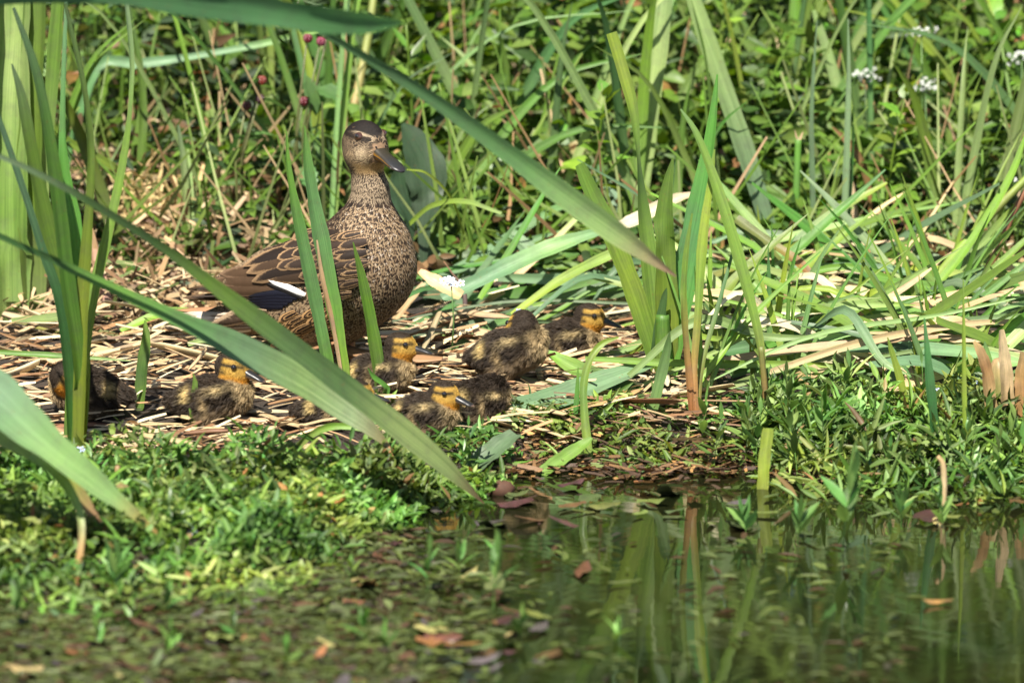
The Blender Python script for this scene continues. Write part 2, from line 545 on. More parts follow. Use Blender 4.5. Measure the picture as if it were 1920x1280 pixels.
cE = cE + belly[:, None] * np.array([.05, .05, .04]); cC = cC + belly[:, None] * np.array([.06, .04, .025])
pale = (rng.random(n_) < .10) * breast * .6
cE = cE + pale[:, None] * np.array([.22, .22, .21])
fp = .68 + .08 * flank + .30 * back - .08 * belly + rng.normal(0, .05, n_)
fr = (rng.random(n_) < .75 * flank).astype(float)
feathers('plumage', hen_sdf, pb, flow, L, W, cE, cC, fp, fr, 0., 2.0, hen)
# neck and head plumage
hp = project(hen_sdf, sample(hV, hF, 60000)); hp = hp[hp[:, 2] > 340]
hl = head_loc(hp); xh, yh, zh = hl.T; ay = np.abs(yh)
billzone = (xh > 37) & (np.abs(yh) < 17) & (zh < 12) & (zh > -26)
hp = hp[~billzone]; hl = head_loc(hp); xh, yh, zh = hl.T; ay = np.abs(yh)
n_ = len(hp)
neck = 1 - smooth(-62, -30, zh)
flow = np.stack([-1 + 0 * xh, 0 * xh, -.25 + 0 * xh], 1)
flow = rotz(flow, H_REL); flow = nrm(flow * (1 - neck[:, None]) + np.array([-.25, 0, -1.])[None] * neck[:, None])
cE = lerp3((.29, .215, .135), (.16, .11, .065), rng.random(n_)); cC = np.tile([.028, .018, .011], (n_, 1)); fp = .58 + rng.normal(0, .06, n_)
def setc(m, e, c, f=None):
    m = np.clip(m, 0, 1)[:, None]
    global cE, cC, fp
    cE = cE * (1 - m) + np.array(e)[None] * m; cC = cC * (1 - m) + np.array(c)[None] * m
    if f is not None: fp = fp * (1 - m[:, 0]) + f * m[:, 0]
nz_ = .5 + .5 * np.sin(xh * .4 + yh * .7) * np.sin(zh * .6)
setc(smooth(-40, -20, zh) * (1 - smooth(-10, 4, zh)) * smooth(-30, 10, xh), (.38, .28, .16), (.08, .05, .03))           # cheek
setc((1 - smooth(-32, -20, zh)) * smooth(2, 22, xh) * smooth(-50, -38, zh), (.50, .33, .15), (.36, .22, .09))               # chin buff
setc(neck * .6, (.36, .28, .19), (.035, .023, .015), .62)
eyez = 25 + .14 * (18 - xh)
stripe = np.exp(-((zh - (eyez - 3 - .12 * np.maximum(xh - 18, 0))) / 4.6) ** 2) * smooth(6, 15, ay) * (xh < 40)
brow = np.exp(-((zh - (eyez + 8 - .3 * np.maximum(xh - 10, 0))) / 4.2) ** 2) * smooth(5, 12, ay) * smooth(-22, 2, xh)
setc(brow, (.60, .48, .33), (.40, .30, .19))
setc(np.clip(stripe * 1.5, 0, 1), (.03, .02, .013), (.01, .007, .005))
lore = np.exp(-(((xh - 31) / 9) ** 2 + ((zh + 6) / 10) ** 2)) * smooth(6, 13, ay)
setc(lore * .8, (.60, .48, .31), (.42, .31, .19))
cap = smooth(26.5, 33, zh + .45 * np.maximum(xh, 0) * 0 - ay * .02 + .25 * np.maximum(xh - 8, 0) + .10 * np.maximum(-xh - 10, 0) + (12 - ay) * .25 * smooth(0, 25, xh))
setc(cap, (.016, .011, .009), (.006, .005, .004))
nape = smooth(26, 42, -xh) * smooth(-20, 20, zh) * (ay < 16)
setc(nape * .6, (.12, .08, .05), (.04, .03, .02))
feathers('head_plumage', hen_sdf, hp, flow, 11 + 5 * neck + 0 * xh, 1.7 + .7 * neck + 0 * xh, cE, cC, fp, 0 * fp, 0., 1.0, hen, 4)

# bill (head frame)
secs = []; bc = []
for t in np.linspace(0, 1, 15):
    cx = 24 + 90 * t; cz = 0 - 33 * t ** 1.05
    hw = np.interp(t, [0, .15, .45, .75, .9, 1], [15, 17, 14, 15.5, 13.5, 5])
    up = np.interp(t, [0, .15, .4, .7, .92, 1], [18, 15, 9, 6, 4.4, 2]); dn = np.interp(t, [0, .2, .5, .8, 1], [16, 13.5, 8.5, 5.5, 2.2])
    secs.append(((cx, 0, cz), hw, up, dn))
bV, bF = loft(secs, 18)
bc = np.zeros((len(bV), 3))
tb = np.clip((bV[:, 0] - 24) / 90, 0, 1); rel = (bV[:, 2] + 33 * tb) / np.interp(tb, [0, .2, .5, .8, 1], [16, 12, 7.5, 5, 2])
bc[:] = (.026, .021, .012)
lo_ = np.clip((.45 - rel) * 1.5 + .35 * (1 - smooth(0, .3, tb)), 0, 1) * (1 - smooth(.65, .9, tb)); bc += lo_[:, None] * np.array([.26, .11, -.008])
bc += (smooth(.35, .8, tb) * smooth(-.2, .6, rel))[:, None] * np.array([-.006, -.001, .008])
bc = bc * (1 - smooth(.88, .94, tb))[:, None] + smooth(.88, .94, tb)[:, None] * np.array([.02, .018, .02])
bill = obj('bill', mesh('bill', head_body(bV) * S, bF, M['bill'], bc), hen)
for s in (-1, 1):
    v, f = ball((45, s * 10.5, 4.5), 3.4, (1.5, .5, .8))
    obj('nostril', mesh('nostril', head_body(v) * S, f, M['eye']), bill)
# mouth line: a dark groove strip on each side
for s in (-1, 1):
    g = []
    for t in np.linspace(.02, .86, 10):
        hw = np.interp(t, [0, .15, .45, .75, .9, 1], [15, 17, 14, 15.5, 13.5, 5])
        g.append((24 + 90 * t, s * (hw * .985), -33 * t ** 1.05 - np.interp(t, [0, .3, 1], [7.5, 2.8, 1.])))
    v, f = tube(g, [1.1] * len(g), 5)
    obj('mouth_line', mesh('mouth_line', head_body(v) * S, f, M['eye']), bill)
for s in (-1, 1):
    ep = project(hen_sdf, head_body(np.array([[18., s * 60, 25]])) if False else head_body(np.array([[18., s * 33, 25.]])), 6)[0]
    en = grad(hen_sdf, ep[None])[0]
    v, f = ball((0, 0, 0), 9.0)
    eye = obj('eye', mesh('eye', (v + ep - en * 1.8) * S, f, M['iris']), hen)
    v, f = ball((0, 0, 0), 5.6)
    obj('pupil', mesh('pupil', (v + ep + en * 2.4) * S, f, M['eye']), eye)

# wing and tail feathers, each its own piece, laid against the flank
def ray_local(px, py):
    d = ray(px, py)
    o_ = to_local(CAM[None], HEN_O, HEN_YAW)[0]
    dd = rotz(d[None], -HEN_YAW)[0] / S
    return o_, dd
def on_body(px, py, off):
    o_, dd = ray_local(px, py)
    ts = np.linspace(7.55, 8.35, 200)
    q = o_ + dd * ts[:, None]
    f = hen_sdf(q) - off
    if (f < 0).any():
        k = np.argmax(f < 0)
        if k > 0:
            a = f[k - 1] / (f[k - 1] - f[k] + 1e-9)
            return q[k - 1] + (q[k] - q[k - 1]) * a
    return q[np.argmin(f)]
def big_feather(name, pts, wid, cE, cC, fp, off, parent=None, fr=0., bulge=1.5):
    pts = np.array(pts, float)
    n = 9; T = np.linspace(0, 1, n); u = np.linspace(0, 1, len(pts))
    cx = np.interp(T, u, pts[:, 0]); cy = np.interp(T, u, pts[:, 1])
    tx = np.gradient(cx); ty = np.gradient(cy); l = np.hypot(tx, ty); nxv, nyv = -ty / l, tx / l
    prof = np.interp(T, [0, .2, .55, .85, 1], [.6, .9, 1, .8, .1])
    V = []; UV = []
    for i in range(n):
        for s in (-1, -.5, 0, .5, 1):
            q = on_body(cx[i] + nxv[i] * s * prof[i] * wid / 2, cy[i] + nyv[i] * s * prof[i] * wid / 2, off + bulge * (1 - s * s) + 1.2 * T[i])
            V.append(q); UV.append((.5 + .5 * s, T[i]))
    k = np.arange(n * 5).reshape(n, 5)
    F = np.stack([k[:-1, :-1], k[:-1, 1:], k[1:, 1:], k[1:, :-1]], -1).reshape(-1, 4)
    N = n * 5
    me = mesh(name, np.array(V) * S, F, M['feather'], np.tile(cE, (N, 1)), np.array(UV), True, {'col2': np.tile(cC, (N, 1)), 'fp': np.full(N, fp), 'fr': np.full(N, fr)})
    return obj(name, me, parent or hen)
BUFF = (.20, .125, .065); DBR = (.016, .010, .007); MBR = (.038, .022, .012)
for a in ([(505, 548), (420, 556), (343, 558)], [(505, 538), (420, 540), (350, 542)]):
    big_feather('primary_feather', a, 15, (.09, .055, .03), (.024, .015, .01), .8, 3.)
for a, w_ in (([(520, 545), (450, 545), (392, 540)], 22), ([(525, 530), (455, 528), (398, 526)], 24), ([(530, 515), (460, 510), (412, 514)], 24)):
    big_feather('primary_feather', a, w_, (.14, .085, .05), (.058, .033, .017), .86, 4.)
for k in range(5):                              # speculum: dark blue secondaries
    a = [(566 - 9 * k, 562 + 5.5 * k - 9), (520 - 9 * k, 558 + 6 * k - 8), (462 - 1.5 * k + 4, 556 + 5.5 * k)]
    big_feather('secondary_feather', a, 15, (.004, .004, .006), (.0045, .005, .012), .88, 5.0 - .4 * k)
big_feather('black_wing_bar', [(566, 559), (535, 545), (500, 531)], 9, (.01, .009, .009), (.01, .009, .009), .8, 6.2)
big_feather('white_wing_bar', [(572, 553), (540, 539), (503, 525)], 12, (.78, .76, .74), (.8, .78, .76), .8, 6.8)
tert = [([(650, 522), (590, 516), (545, 520), (500, 524)], 26, MBR), ([(640, 498), (570, 500), (515, 512), (472, 528)], 30, DBR), ([(640, 476), (560, 480), (505, 494), (462, 512)], 30, MBR),
        ([(645, 458), (570, 464), (510, 478), (455, 499)], 26, DBR)]
for k, (a, w_, c) in enumerate(tert):
    big_feather('tertial_feather', a, w_, tuple(np.array(BUFF) * rng.uniform(.75, 1.2)), tuple(np.array(c) * rng.uniform(.8, 1.3)), rng.uniform(.86, .93), 7. + k * .5, fr=0.)
kk = 0
for row, (y0, nn, x1) in enumerate(((548, 2, 660), (530, 3, 676), (510, 4, 684), (490, 6, 690), (470, 6, 690), (452, 5, 684), (438, 4, 676))):
    for i in range(nn):
        bx = x1 - (nn - 1 - i) * 24 + rng.uniform(-5, 5); by = y0 + (x1 - bx) * -.02 + rng.uniform(-4, 4)
        l_ = rng.uniform(44, 62); dn = rng.uniform(.12, .3)
        big_feather('scapular_feather', [(bx, by), (bx - l_ * .55, by + l_ * dn * .45), (bx - l_, by + l_ * dn)], rng.uniform(17, 23), tuple(np.array(BUFF) * rng.uniform(.7, 1.35)), tuple(np.array(DBR) * rng.uniform(.8, 2.2)), rng.uniform(.76, .9), 9. + .28 * i + .1 * row + rng.uniform(0, .3), fr=float(rng.random() < .35))
# flank feathers that lap over the lower edge of the wing
for k in range(26):
    u = rng.random(); px_ = 545 + 105 * u + rng.uniform(-8, 8); py_ = 572 + rng.uniform(0, 62) - 10 * u
    l_ = rng.uniform(34, 46)
    big_feather('flank_feather', [(px_, py_), (px_ - l_ * .55, py_ + l_ * .28), (px_ - l_ * .95, py_ + l_ * .5)], rng.uniform(13, 18), (.33, .19, .08), (.018, .011, .007), .74, 5.5 + rng.uniform(0, 1.5), fr=1.)
for k, (tx, ty) in enumerate(((338, 588), (346, 597), (352, 606), (362, 615), (374, 623), (388, 631))):
    cc = ((.42, .35, .27), (.09, .06, .04)) if k % 2 == 0 else ((.52, .46, .38), (.2, .15, .1))
    big_feather('tail_feather', [(470, 596 + 4 * k), (420, 594 + 5 * k), (tx, ty)], 17, cc[0], cc[1], .42, 3. + .3 * k)
for k in range(7):
    big_feather('tail_covert', [(500 - 6 * k, 586 + 2 * k), (465 - 7 * k, 586 + 3 * k), (425 - 6 * k, 588 + 4 * k)], 18, (.34, .24, .15), (.05, .032, .02), .62, 5.5 + .3 * k)
for s in (-1, 1):
    v, f = tube([(-10, s * 38, 90), (-4, s * 38, 40), (-14, s * 38, 4)], [17, 8, 6])
    lg = obj('leg', mesh('hen_leg', v * S, f, M['foot'], np.tile([.36, .14, .035], (len(v), 1))), hen)
    v, f = webfoot((-12, s * 38, 0), R(4 * s), 66)
    obj('foot', mesh('hen_foot', v * S, f, M['foot'], np.tile([.36, .14, .035], (len(v), 1)), smoothf=False), lg)

# ================================================================ ducklings
DARK = (.038, .026, .0165); BUF = (.37, .28, .15); YEL = (.48, .30, .06); ORA = (.52, .22, .015)
DUCKS = []
def duckling(label, foot, yaw, head, hyaw, hpitch=0., body_z=44, scale=1., pitch=0., zoff=0., seed=0, Y=None, ns=30000):
    """foot: photo pixel under the body on the ground; head: head centre in body px frame"""
    yaw = R(yaw); hyaw = R(hyaw); hpitch = R(hpitch)
    O = G(*foot) if Y is None else P(foot[0], foot[1], Y)
    s_ = scale; DUCKS.append((O[0], O[1]))
    hc = np.array(head, float)
    def hloc(p): return roty(rotz(p - hc, -hyaw), -hpitch)
    def hbod(q): return rotz(roty(np.asarray(q, float), hpitch), hyaw) + hc
    bt = R(-12 + pitch)
    def bloc(p): return roty(p - np.array([0, 0, body_z]), -bt)
    def f(p):
        q = bloc(p)
        d = smin(ell(q, (-8, 0, 0), (58, 37, 36)), ell(q, (26, 0, 2), (36, 34, 36)), 18)
        d = smin(d, cone(q, (-50, 0, 2), (-76, 0, 10), 18, 7, 1.4), 14)
        qq = q.copy(); qq[:, 1] = np.abs(qq[:, 1])
        d = smin(d, ell(qq, (2, 34, 8), (26, 7, 11)), 5)
        d = smin(d, ell(qq, (-14, 24, -20), (24, 16, 20)), 10)
        base = roty(np.array([[36., 0, 14]]), bt)[0] + np.array([0, 0, body_z])
        mid = (base + hc) / 2 + np.array([2, 0, 0])
        d = smin(d, cone(p, base, mid, 27, 19), 14)
        d = smin(d, cone(p, mid, hc + np.array([0, 0, -6]), 19, 19), 10)
        h = hloc(p)
        e = smin(ell(h, (-2, 0, 1), (29, 23, 24.5)), ell(h, (17, 0, -6), (15, 13, 12)), 10)
        hh = h.copy(); hh[:, 1] = np.abs(hh[:, 1]); e = smin(e, ell(hh, (3, 12, -8), (15, 11, 13)), 8)
        return smin(d, e, 8)
    root = empty('duckling', O, label, 'duckling', 'ducklings of the brood')
    root.rotation_euler = (0, 0, yaw)
    k = S * s_
    V, F = surfnet(f, (-110, -75, -12), (max(95, hc[0] + 55), 75, max(95, hc[2] + 50)), 4.2)
    V, F = V, F
    def colour(p):
        q = bloc(p); h = hloc(p); n = len(p)
        c = np.tile(DARK, (n, 1)).astype(float)
        def put(m, cc):
            nonlocal c
            m = np.clip(m, 0, 1)[:, None]; c = c * (1 - m) + np.array(cc)[None] * m
        under = 1 - smooth(-24, -10, q[:, 2] - .2 * np.maximum(q[:, 0], 0)); put(under * .9, (.19, .135, .075))
        put(smooth(40, 56, q[:, 0]) * (1 - smooth(14, 26, q[:, 2])), BUF)
        ay = np.abs(q[:, 1])
        put(np.exp(-(((q[:, 0] + 38) / 9) ** 2 + ((ay - 26) / 9) ** 2)) * (q[:, 2] > 4), (.55, .42, .18))
        put(np.exp(-(((q[:, 0] - 20) / 17) ** 2 + ((q[:, 2] - 16) / 5) ** 2)) * smooth(22, 30, ay), (.50, .39, .2))
        put(np.exp(-(((q[:, 0] + 8) / 6) ** 2 + ((q[:, 2] + 4) / 15) ** 2)) * smooth(26, 32, ay) * .8, (.46, .34, .17))
        # head
        dh = np.linalg.norm((h - np.array([2., 0, -2])) / np.array([36, 28, 29]), axis=1)
        isH = 1 - smooth(.96, 1.1, dh)
        xh, yh, zh = h.T; a2 = np.abs(yh)
        face = isH * smooth(-16, -8, xh); put(face, YEL)
        put(face * (1 - smooth(-16, -4, zh)) * .85, ORA)
        put(isH * smooth(13, 17, zh - .35 * np.maximum(xh - 4, 0) + (8 - a2) * .25), DARK)
        ez = 7.5 + .05 * xh
        put(isH * np.exp(-((zh - ez) / 3.3) ** 2) * smooth(6, 10, a2) * smooth(-26, -18, xh), (.02, .014, .01))
        put(isH * np.exp(-(((xh + 7) / 5.2) ** 2 + ((zh + 5) / 3.8) ** 2)) * smooth(8, 12, a2) * .95, (.03, .02, .012))
        put(isH * (1 - smooth(-17, -9, xh)), DARK)
        nk = (1 - isH) * smooth(50, 60, p[:, 0] * .6 + p[:, 2] * .5) * smooth(0, 14, h[:, 0]) * (1 - smooth(0, 6, h[:, 2])); put(nk, BUF)
        return c
    body = obj('body', mesh('duckling_body', V * k, F, M['skin'], colour(V) * .75), root)
    # down
    p = project(f, sample(V, F, ns), 3); N = grad(f, p)
    q = bloc(p); h = hloc(p)
    onh = smooth(.85, 1.15, np.linalg.norm(h / np.array([40, 34, 34]), axis=1))
    fl = np.stack([-1 + 0 * q[:, 0], 0 * q[:, 0], -.55 + 0 * q[:, 0]], 1)
    fl = nrm(fl - N * (fl * N).sum(1, keepdims=True))
    cl = .5 + .5 * np.sin(q[:, 0] * .35 + 1.3 * np.sin(q[:, 2] * .3)) * np.sin(q[:, 1] * .33 + q[:, 2] * .27)
    Ld = (2.6 + 9.6 * onh) * rng.uniform(.6, 1.35, len(p))
    jit = rng.normal(0, .26, p.shape)
    d1 = nrm(N * (.75 + .25 * cl[:, None]) + fl * .65 + jit); d2 = nrm(N * .35 + fl * 1.0 + jit * 1.3 + np.array([0, 0, -.15]))
    w_ = np.cross(d1, N + rng.normal(0, .6, p.shape)); w_ = nrm(w_) * (.30 + .16 * onh[:, None])
    r0 = p - N * .8; r1 = p + d1 * (Ld * .55)[:, None]; r2 = r1 + d2 * (Ld * .5)[:, None]
    ks = rng.choice(len(p), 620, replace=False); sp_ = p[ks]
    ni = np.concatenate([np.argmin(((p[a:a + 3000, None] - sp_[None]) ** 2).sum(-1), 1) for a in range(0, len(p), 3000)])
    ct = r2[ks][ni]; cw = (.48 * onh * (np.linalg.norm(sp_[ni] - p, axis=1) < 9))[:, None]
    r2 = r2 * (1 - cw) + ct * cw; r1 = r1 * (1 - cw * .35) + ((r0 + ct) / 2) * cw * .35
    Vd = np.stack([r0 - w_, r0 + w_, r1 - w_ * .7, r1 + w_ * .7, r2], 1)
    kk = np.arange(len(p) * 5).reshape(-1, 5)
    Ft = [tuple(a) for a in kk[:, [0, 1, 3, 2]].tolist()] + [tuple(a) for a in kk[:, [2, 3, 4]].tolist()]
    cc = colour(p) * rng.uniform(.75, 1.3, (len(p), 1)) * rng.uniform(.72, 1.35, 620)[ni][:, None] ** (onh[:, None])
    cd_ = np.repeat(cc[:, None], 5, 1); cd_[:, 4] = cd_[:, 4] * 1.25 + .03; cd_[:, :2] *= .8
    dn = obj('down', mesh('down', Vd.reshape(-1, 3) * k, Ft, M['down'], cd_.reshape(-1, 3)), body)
    dn['kind'] = 'stuff'
    # bill
    secs = []
    for t in np.linspace(0, 1, 10):
        secs.append(((24 + 40 * t, 0, -3 - 7 * t), np.interp(t, [0, .2, .5, .8, .93, 1], [9.5, 10, 8.6, 9.2, 7, 2.5]), np.interp(t, [0, .3, .8, 1], [9.5, 7, 4, 1.2]), np.interp(t, [0, .4, 1], [8, 5.5, 1.6])))
    v, fb = loft(secs, 12)
    t = np.clip((v[:, 0] - 24) / 40, 0, 1)
    bc = np.tile([.016, .016, .017], (len(v), 1)); lowr = (v[:, 2] < -5 - 5 * t); bc[lowr] = (.22, .14, .08); bc[t > .9] = (.16, .10, .07)
    bl_ = obj('bill', mesh('bill', hbod(v) * k, fb, M['bill'], bc), root)
    for s in (-1, 1):
        v, fb = ball((33, s * 6.4, 0.5), 1.8, (1.5, .5, .7), 8, 5)
        obj('nostril', mesh('nostril', hbod(v) * k, fb, M['eye']), bl_)
        ep = project(f, hbod(np.array([[11., s * 22, 7.5]])), 5)[0]; en = grad(f, ep[None])[0]
        v, fb = ball((0, 0, 0), 5.2, nu=12, nv=8)
        obj('eye', mesh('eye', (v + ep + en * 1.) * k, fb, M['eye']), root)
        v, fb = tube([(-6, s * 20, body_z - 22), (-2, s * 20, 16), (-8, s * 20, 2)], [8, 4.5, 4])
        lg = obj('leg', mesh('leg', v * k, fb, M['foot'], np.tile([.05, .04, .035], (len(v), 1))), root)
        v, fb = webfoot((-8, s * 20, 0), 0, 34)
        obj('foot', mesh('foot', v * k, fb, M['foot'], np.tile([.055, .042, .035], (len(v), 1)), smoothf=False), lg)
    return root
D = duckling
D('duckling with orange face and head raised, right under the breast of the hen', (712, 742), -12, (42, 0, 98), 4, 4, 44, .98)
D('front duckling sitting with its face behind a thin arching grass leaf', (800, 812), -22, (36, 0, 76), -6, 6, 38, .98)
D('dark duckling stooping with its head down, touching the one with face behind grass', (893, 795), 28, (54, 14, 32), 40, 34, 44, .98, pitch=12)
D('buff breasted duckling twisting its head over its back to preen', (958, 724), -20, (16, 14, 106), 128, 22, 64, 1.08, pitch=-8)
D('duckling on the far side of the preening one, bill pointing to the reed clump', (1064, 688), -8, (44, 0, 100), -2, 8, 52, .98)
D('duckling crouched on straw with its face half under the long diagonal leaf', (402, 792), -8, (32, 0, 96), -14, 10, 44, 1.08)
D('duckling behind the crossing diagonal leaves, only dark back showing', (628, 800), -4, (46, 0, 66), 8, 6, 38, .95)
D('fluffy duckling curled up preening behind the upright leaf fan', (164, 775), 168, (30, 26, 66), -158, 26, 42, 1.05)
# ================================================================ reed blades
GB = (.085, .175, .058); GY = (.17, .27, .035); GP = (.22, .32, .11); GD = (.035, .085, .022); GR = (.125, .205, .105); GM = (.105, .215, .036)
TAN = (.31, .215, .10); PALE = (.42, .32, .18); BRN = (.17, .09, .04); ORG = (.33, .16, .055); WHT = (.47, .43, .28); OLV = (.17, .19, .05)

def catmull(pts, n):
    pts = np.array(pts, float)
    if len(pts) == 2: pts = np.array([pts[0], (pts[0] + pts[1]) / 2, pts[1]])
    seg = np.linalg.norm(np.diff(pts[:, :3], axis=0), axis=1) ** .5
    u = np.concatenate([[0], np.cumsum(seg)]); u /= u[-1]
    m = np.zeros_like(pts)
    for i in range(len(pts)):
        a, b = max(i - 1, 0), min(i + 1, len(pts) - 1)
        m[i] = (pts[b] - pts[a]) / (u[b] - u[a])
    t = np.linspace(0, 1, n); out = np.zeros((n, pts.shape[1]))
    for q, tt in enumerate(t):
        i = min(np.searchsorted(u, tt, 'right') - 1, len(pts) - 2); i = max(i, 0)
        h = u[i + 1] - u[i]; s = (tt - u[i]) / h
        out[q] = (2 * s**3 - 3 * s**2 + 1) * pts[i] + (s**3 - 2 * s**2 + s) * h * m[i] + (-2 * s**3 + 3 * s**2) * pts[i + 1] + (s**3 - s**2) * h * m[i + 1]
    return out

def ramp(cols, t):
    c = np.array(cols, float); u = np.linspace(0, 1, len(c))
    return np.stack([np.interp(t, u, c[:, i]) for i in range(3)], 1)

def blade_geo(P3, W, cols, tilt=30., twist=0., fold=.18, n=26, face=None):
    pts = np.concatenate([np.array(P3, float), np.array(W, float)[:, None]], 1)
    C = catmull(pts, n); c = C[:, :3]; wd = np.maximum(C[:, 3], .0002)
    ph_ = rng.uniform(0, 6.28, 3); tt_ = np.linspace(0, 1, n)
    wd = wd * (1 + .05 * np.sin(tt_ * 23 + ph_[0]) + .03 * np.sin(tt_ * 51 + ph_[1]))
    T = nrm(np.gradient(c, axis=0))
    vd = np.tile(-FWD if face is None else np.array(face, float), (n, 1))
    Wd = nrm(np.cross(T, vd)); Nn = nrm(np.cross(Wd, T))
    fl = np.sign((Nn * vd).sum(1, keepdims=True)); Nn = Nn * fl
    a = R(1) * (tilt + twist * np.linspace(-.5, .5, n) + 7 * np.sin(tt_ * 9 + ph_[2]) + 3 * np.sin(tt_ * 27 + ph_[0]))
    # tilt so that the face turns a little to the sky
    sg = np.where(Wd[:, 2:] >= 0, 1, -1)
    Wr = Wd * np.cos(a)[:, None] + Nn * np.sin(a)[:, None] * -sg
    Nr = nrm(np.cross(Wr, T)); Nr *= np.sign((Nr * vd).sum(1, keepdims=True))
    vis = np.maximum(np.cos(a), .35)
    half = (wd / vis / 2)[:, None]
    V = []; UV = []; CC = []
    t = np.linspace(0, 1, n); cr = ramp(cols, t)
    for s in (-1, -.5, 0, .5, 1):
        V.append(c + Wr * half * s + Nr * half * 2 * fold * (abs(s) - .5)); UV.append(np.stack([np.full(n, .5 + .5 * s), t * 3], 1))
        CC.append(cr * (1.12 if s == 0 else 1.0))
    V = np.stack(V, 1); UV = np.stack(UV, 1); CC = np.stack(CC, 1)
    k = np.arange(n * 5).reshape(n, 5)
    F = np.stack([k[:-1, :-1], k[:-1, 1:], k[1:, 1:], k[1:, :-1]], -1).reshape(-1, 4)
    return V.reshape(-1, 3), F, UV.reshape(-1, 2), CC.reshape(-1, 3)

def stalk_geo(P3, W, cols, n=20, seg=8, joints=0):
    pts = np.concatenate([np.array(P3, float), np.array(W, float)[:, None]], 1)
    C = catmull(pts, n)
    r = C[:, 3] / 2 * (1 + (.12 * np.cos(np.linspace(0, 1, n) * 2 * math.pi * joints) ** 8 if joints else 0))
    V, F = tube(C[:, :3], r, seg)
    t = np.repeat(np.linspace(0, 1, n), seg); uv = np.stack([np.tile(np.linspace(0, 1, seg), n), t * 3], 1)
    return V, F, uv, ramp(cols, t)

def trace(pts, Y0=None, dy=0., k=None, sink=False):
    pts = np.array(pts, float)
    if Y0 is None: Y0 = G(pts[0, 0], pts[0, 1])[1]
    Y1 = Y0 + dy if k is None else Y0 + k * (G(pts[-1, 0], pts[-1, 1])[1] - Y0)
    l = np.concatenate([[0], np.cumsum(np.hypot(*np.diff(pts[:, :2], axis=0).T))]); l /= l[-1]
    out = [P(a[0], a[1], Y0 + (Y1 - Y0) * q) for a, q in zip(pts, l)]
    W = [a[2] * S for a in pts]
    if sink:
        d = out[0] - np.array([0, 0, .02]); out = [d] + out; W = [W[0]] + W
    return out, W

def place(name, geo, root=None, mat=None, label=None, cat=None, group=None):
    V, F, UV, CC = geo
    if root is None: org = V[:5].mean(0)
    else: org = np.array(root.location)
    o = obj(name, mesh(name, V - org, F, mat or M['blade'], CC, UV), root)
    if root is None: o.location = tuple(org)
    if label: tag(o, label, cat, group)
    return o

def plant(name, label, cat, parts, group=None):
    """parts: (part name, pixel trace, colours, options)"""
    geos = []
    for pn, pts, cols, op in parts:
        op = dict(op); st = op.pop('stalk', False); mt = op.pop('mat', None)
        tr = {q: op.pop(q) for q in ('Y0', 'dy', 'k', 'sink') if q in op}
        if 'Y0' not in tr and 'sink' not in tr: tr['sink'] = True
        P3, W = trace(pts, **tr)
        geos.append((pn, stalk_geo(P3, W, cols) if st else blade_geo(P3, W, cols, **op), mt or ('straw' if st else 'blade')))
    V0 = geos[0][1][0]
    root = empty(name, V0[:5].mean(0), label, cat, group)
    for pn, g, mt in geos: place(pn, g, root, M[mt])
    return root

def lying(label, pts, cols, name='fallen_reed_leaf', cat='leaf', stalk=False, group=None, mat=None, **op):
    tr = {q: op.pop(q) for q in ('Y0', 'dy', 'k') if q in op}
    if not tr: tr = {'k': .6}
    P3, W = trace(pts, **tr)
    g = stalk_geo(P3, W, cols) if stalk else blade_geo(P3, W, cols, **op)
    return place(name, g, None, M[mat or ('straw' if stalk else 'blade')], label, cat, group)

# ---- big leaves that hang into the picture from a reed standing in the pond margin at the left
fy = -.80
st0 = P(-190, 1010, fy); st0[2] = -.05
root = empty('reed_plant', st0, 'tall overhanging reed whose long leaves cross before the hen and ducklings', 'reed')
def fg(pts, ys, cols, **op):
    pts = np.array(pts, float)
    P3 = [P(a[0], a[1], y) for a, y in zip(pts, np.interp(np.linspace(0, 1, len(pts)), np.linspace(0, 1, len(ys)), ys))]
    place('leaf', blade_geo(P3, [a[2] * S for a in pts], cols, n=44, **op), root)
g = stalk_geo([st0, P(-190, 600, fy), P(-200, 100, fy), P(-205, -260, fy)], [44 * S, 40 * S, 34 * S, 20 * S], [GP, GM, GB]); place('stem', g, root)
GDK = (.06, .125, .05)  # darker green: shade of the two top leaves put into their colour
fg([(-190, 120, 26), (-150, 10, 40), (-40, -22, 48), (200, -24, 50), (400, 4, 50), (560, 30, 44), (680, 42, 32), (762, 42, 2)], (fy, -.95, -1.05, -1.1), [GB, GDK, GDK, GB], tilt=-38, fold=.12)
fg([(-200, -120, 24), (-60, -150, 26), (200, -120, 22), (450, -30, 18), (640, 80, 13), (740, 140, 19), (850, 212, 24), (960, 292, 33), (1070, 375, 43), (1160, 440, 36), (1225, 488, 18), (1268, 518, 2)], (fy, -.8, -.75, -.7, -.66, -.62), [GM, GM, GD, GDK, GDK, GB, GP, (.30, .16, .12)], tilt=-24, twist=50, fold=.16)
fg([(-190, 700, 16.4), (-150, 480, 16.4), (-60, 428, 11.5), (60, 470, 10.7), (130, 502, 13.9), (300, 583, 24.6), (400, 630, 37.7), (480, 670, 49.2), (560, 712, 50.8), (630, 758, 42.6), (690, 800, 24.6), (735, 842, 3.3)], (fy, -.75, -.66, -.6, -.52, -.46), [GM, GD, GD, GD, GM, GB, GR, GP, (.3, .38, .2), TAN], tilt=30, twist=40, fold=.1)
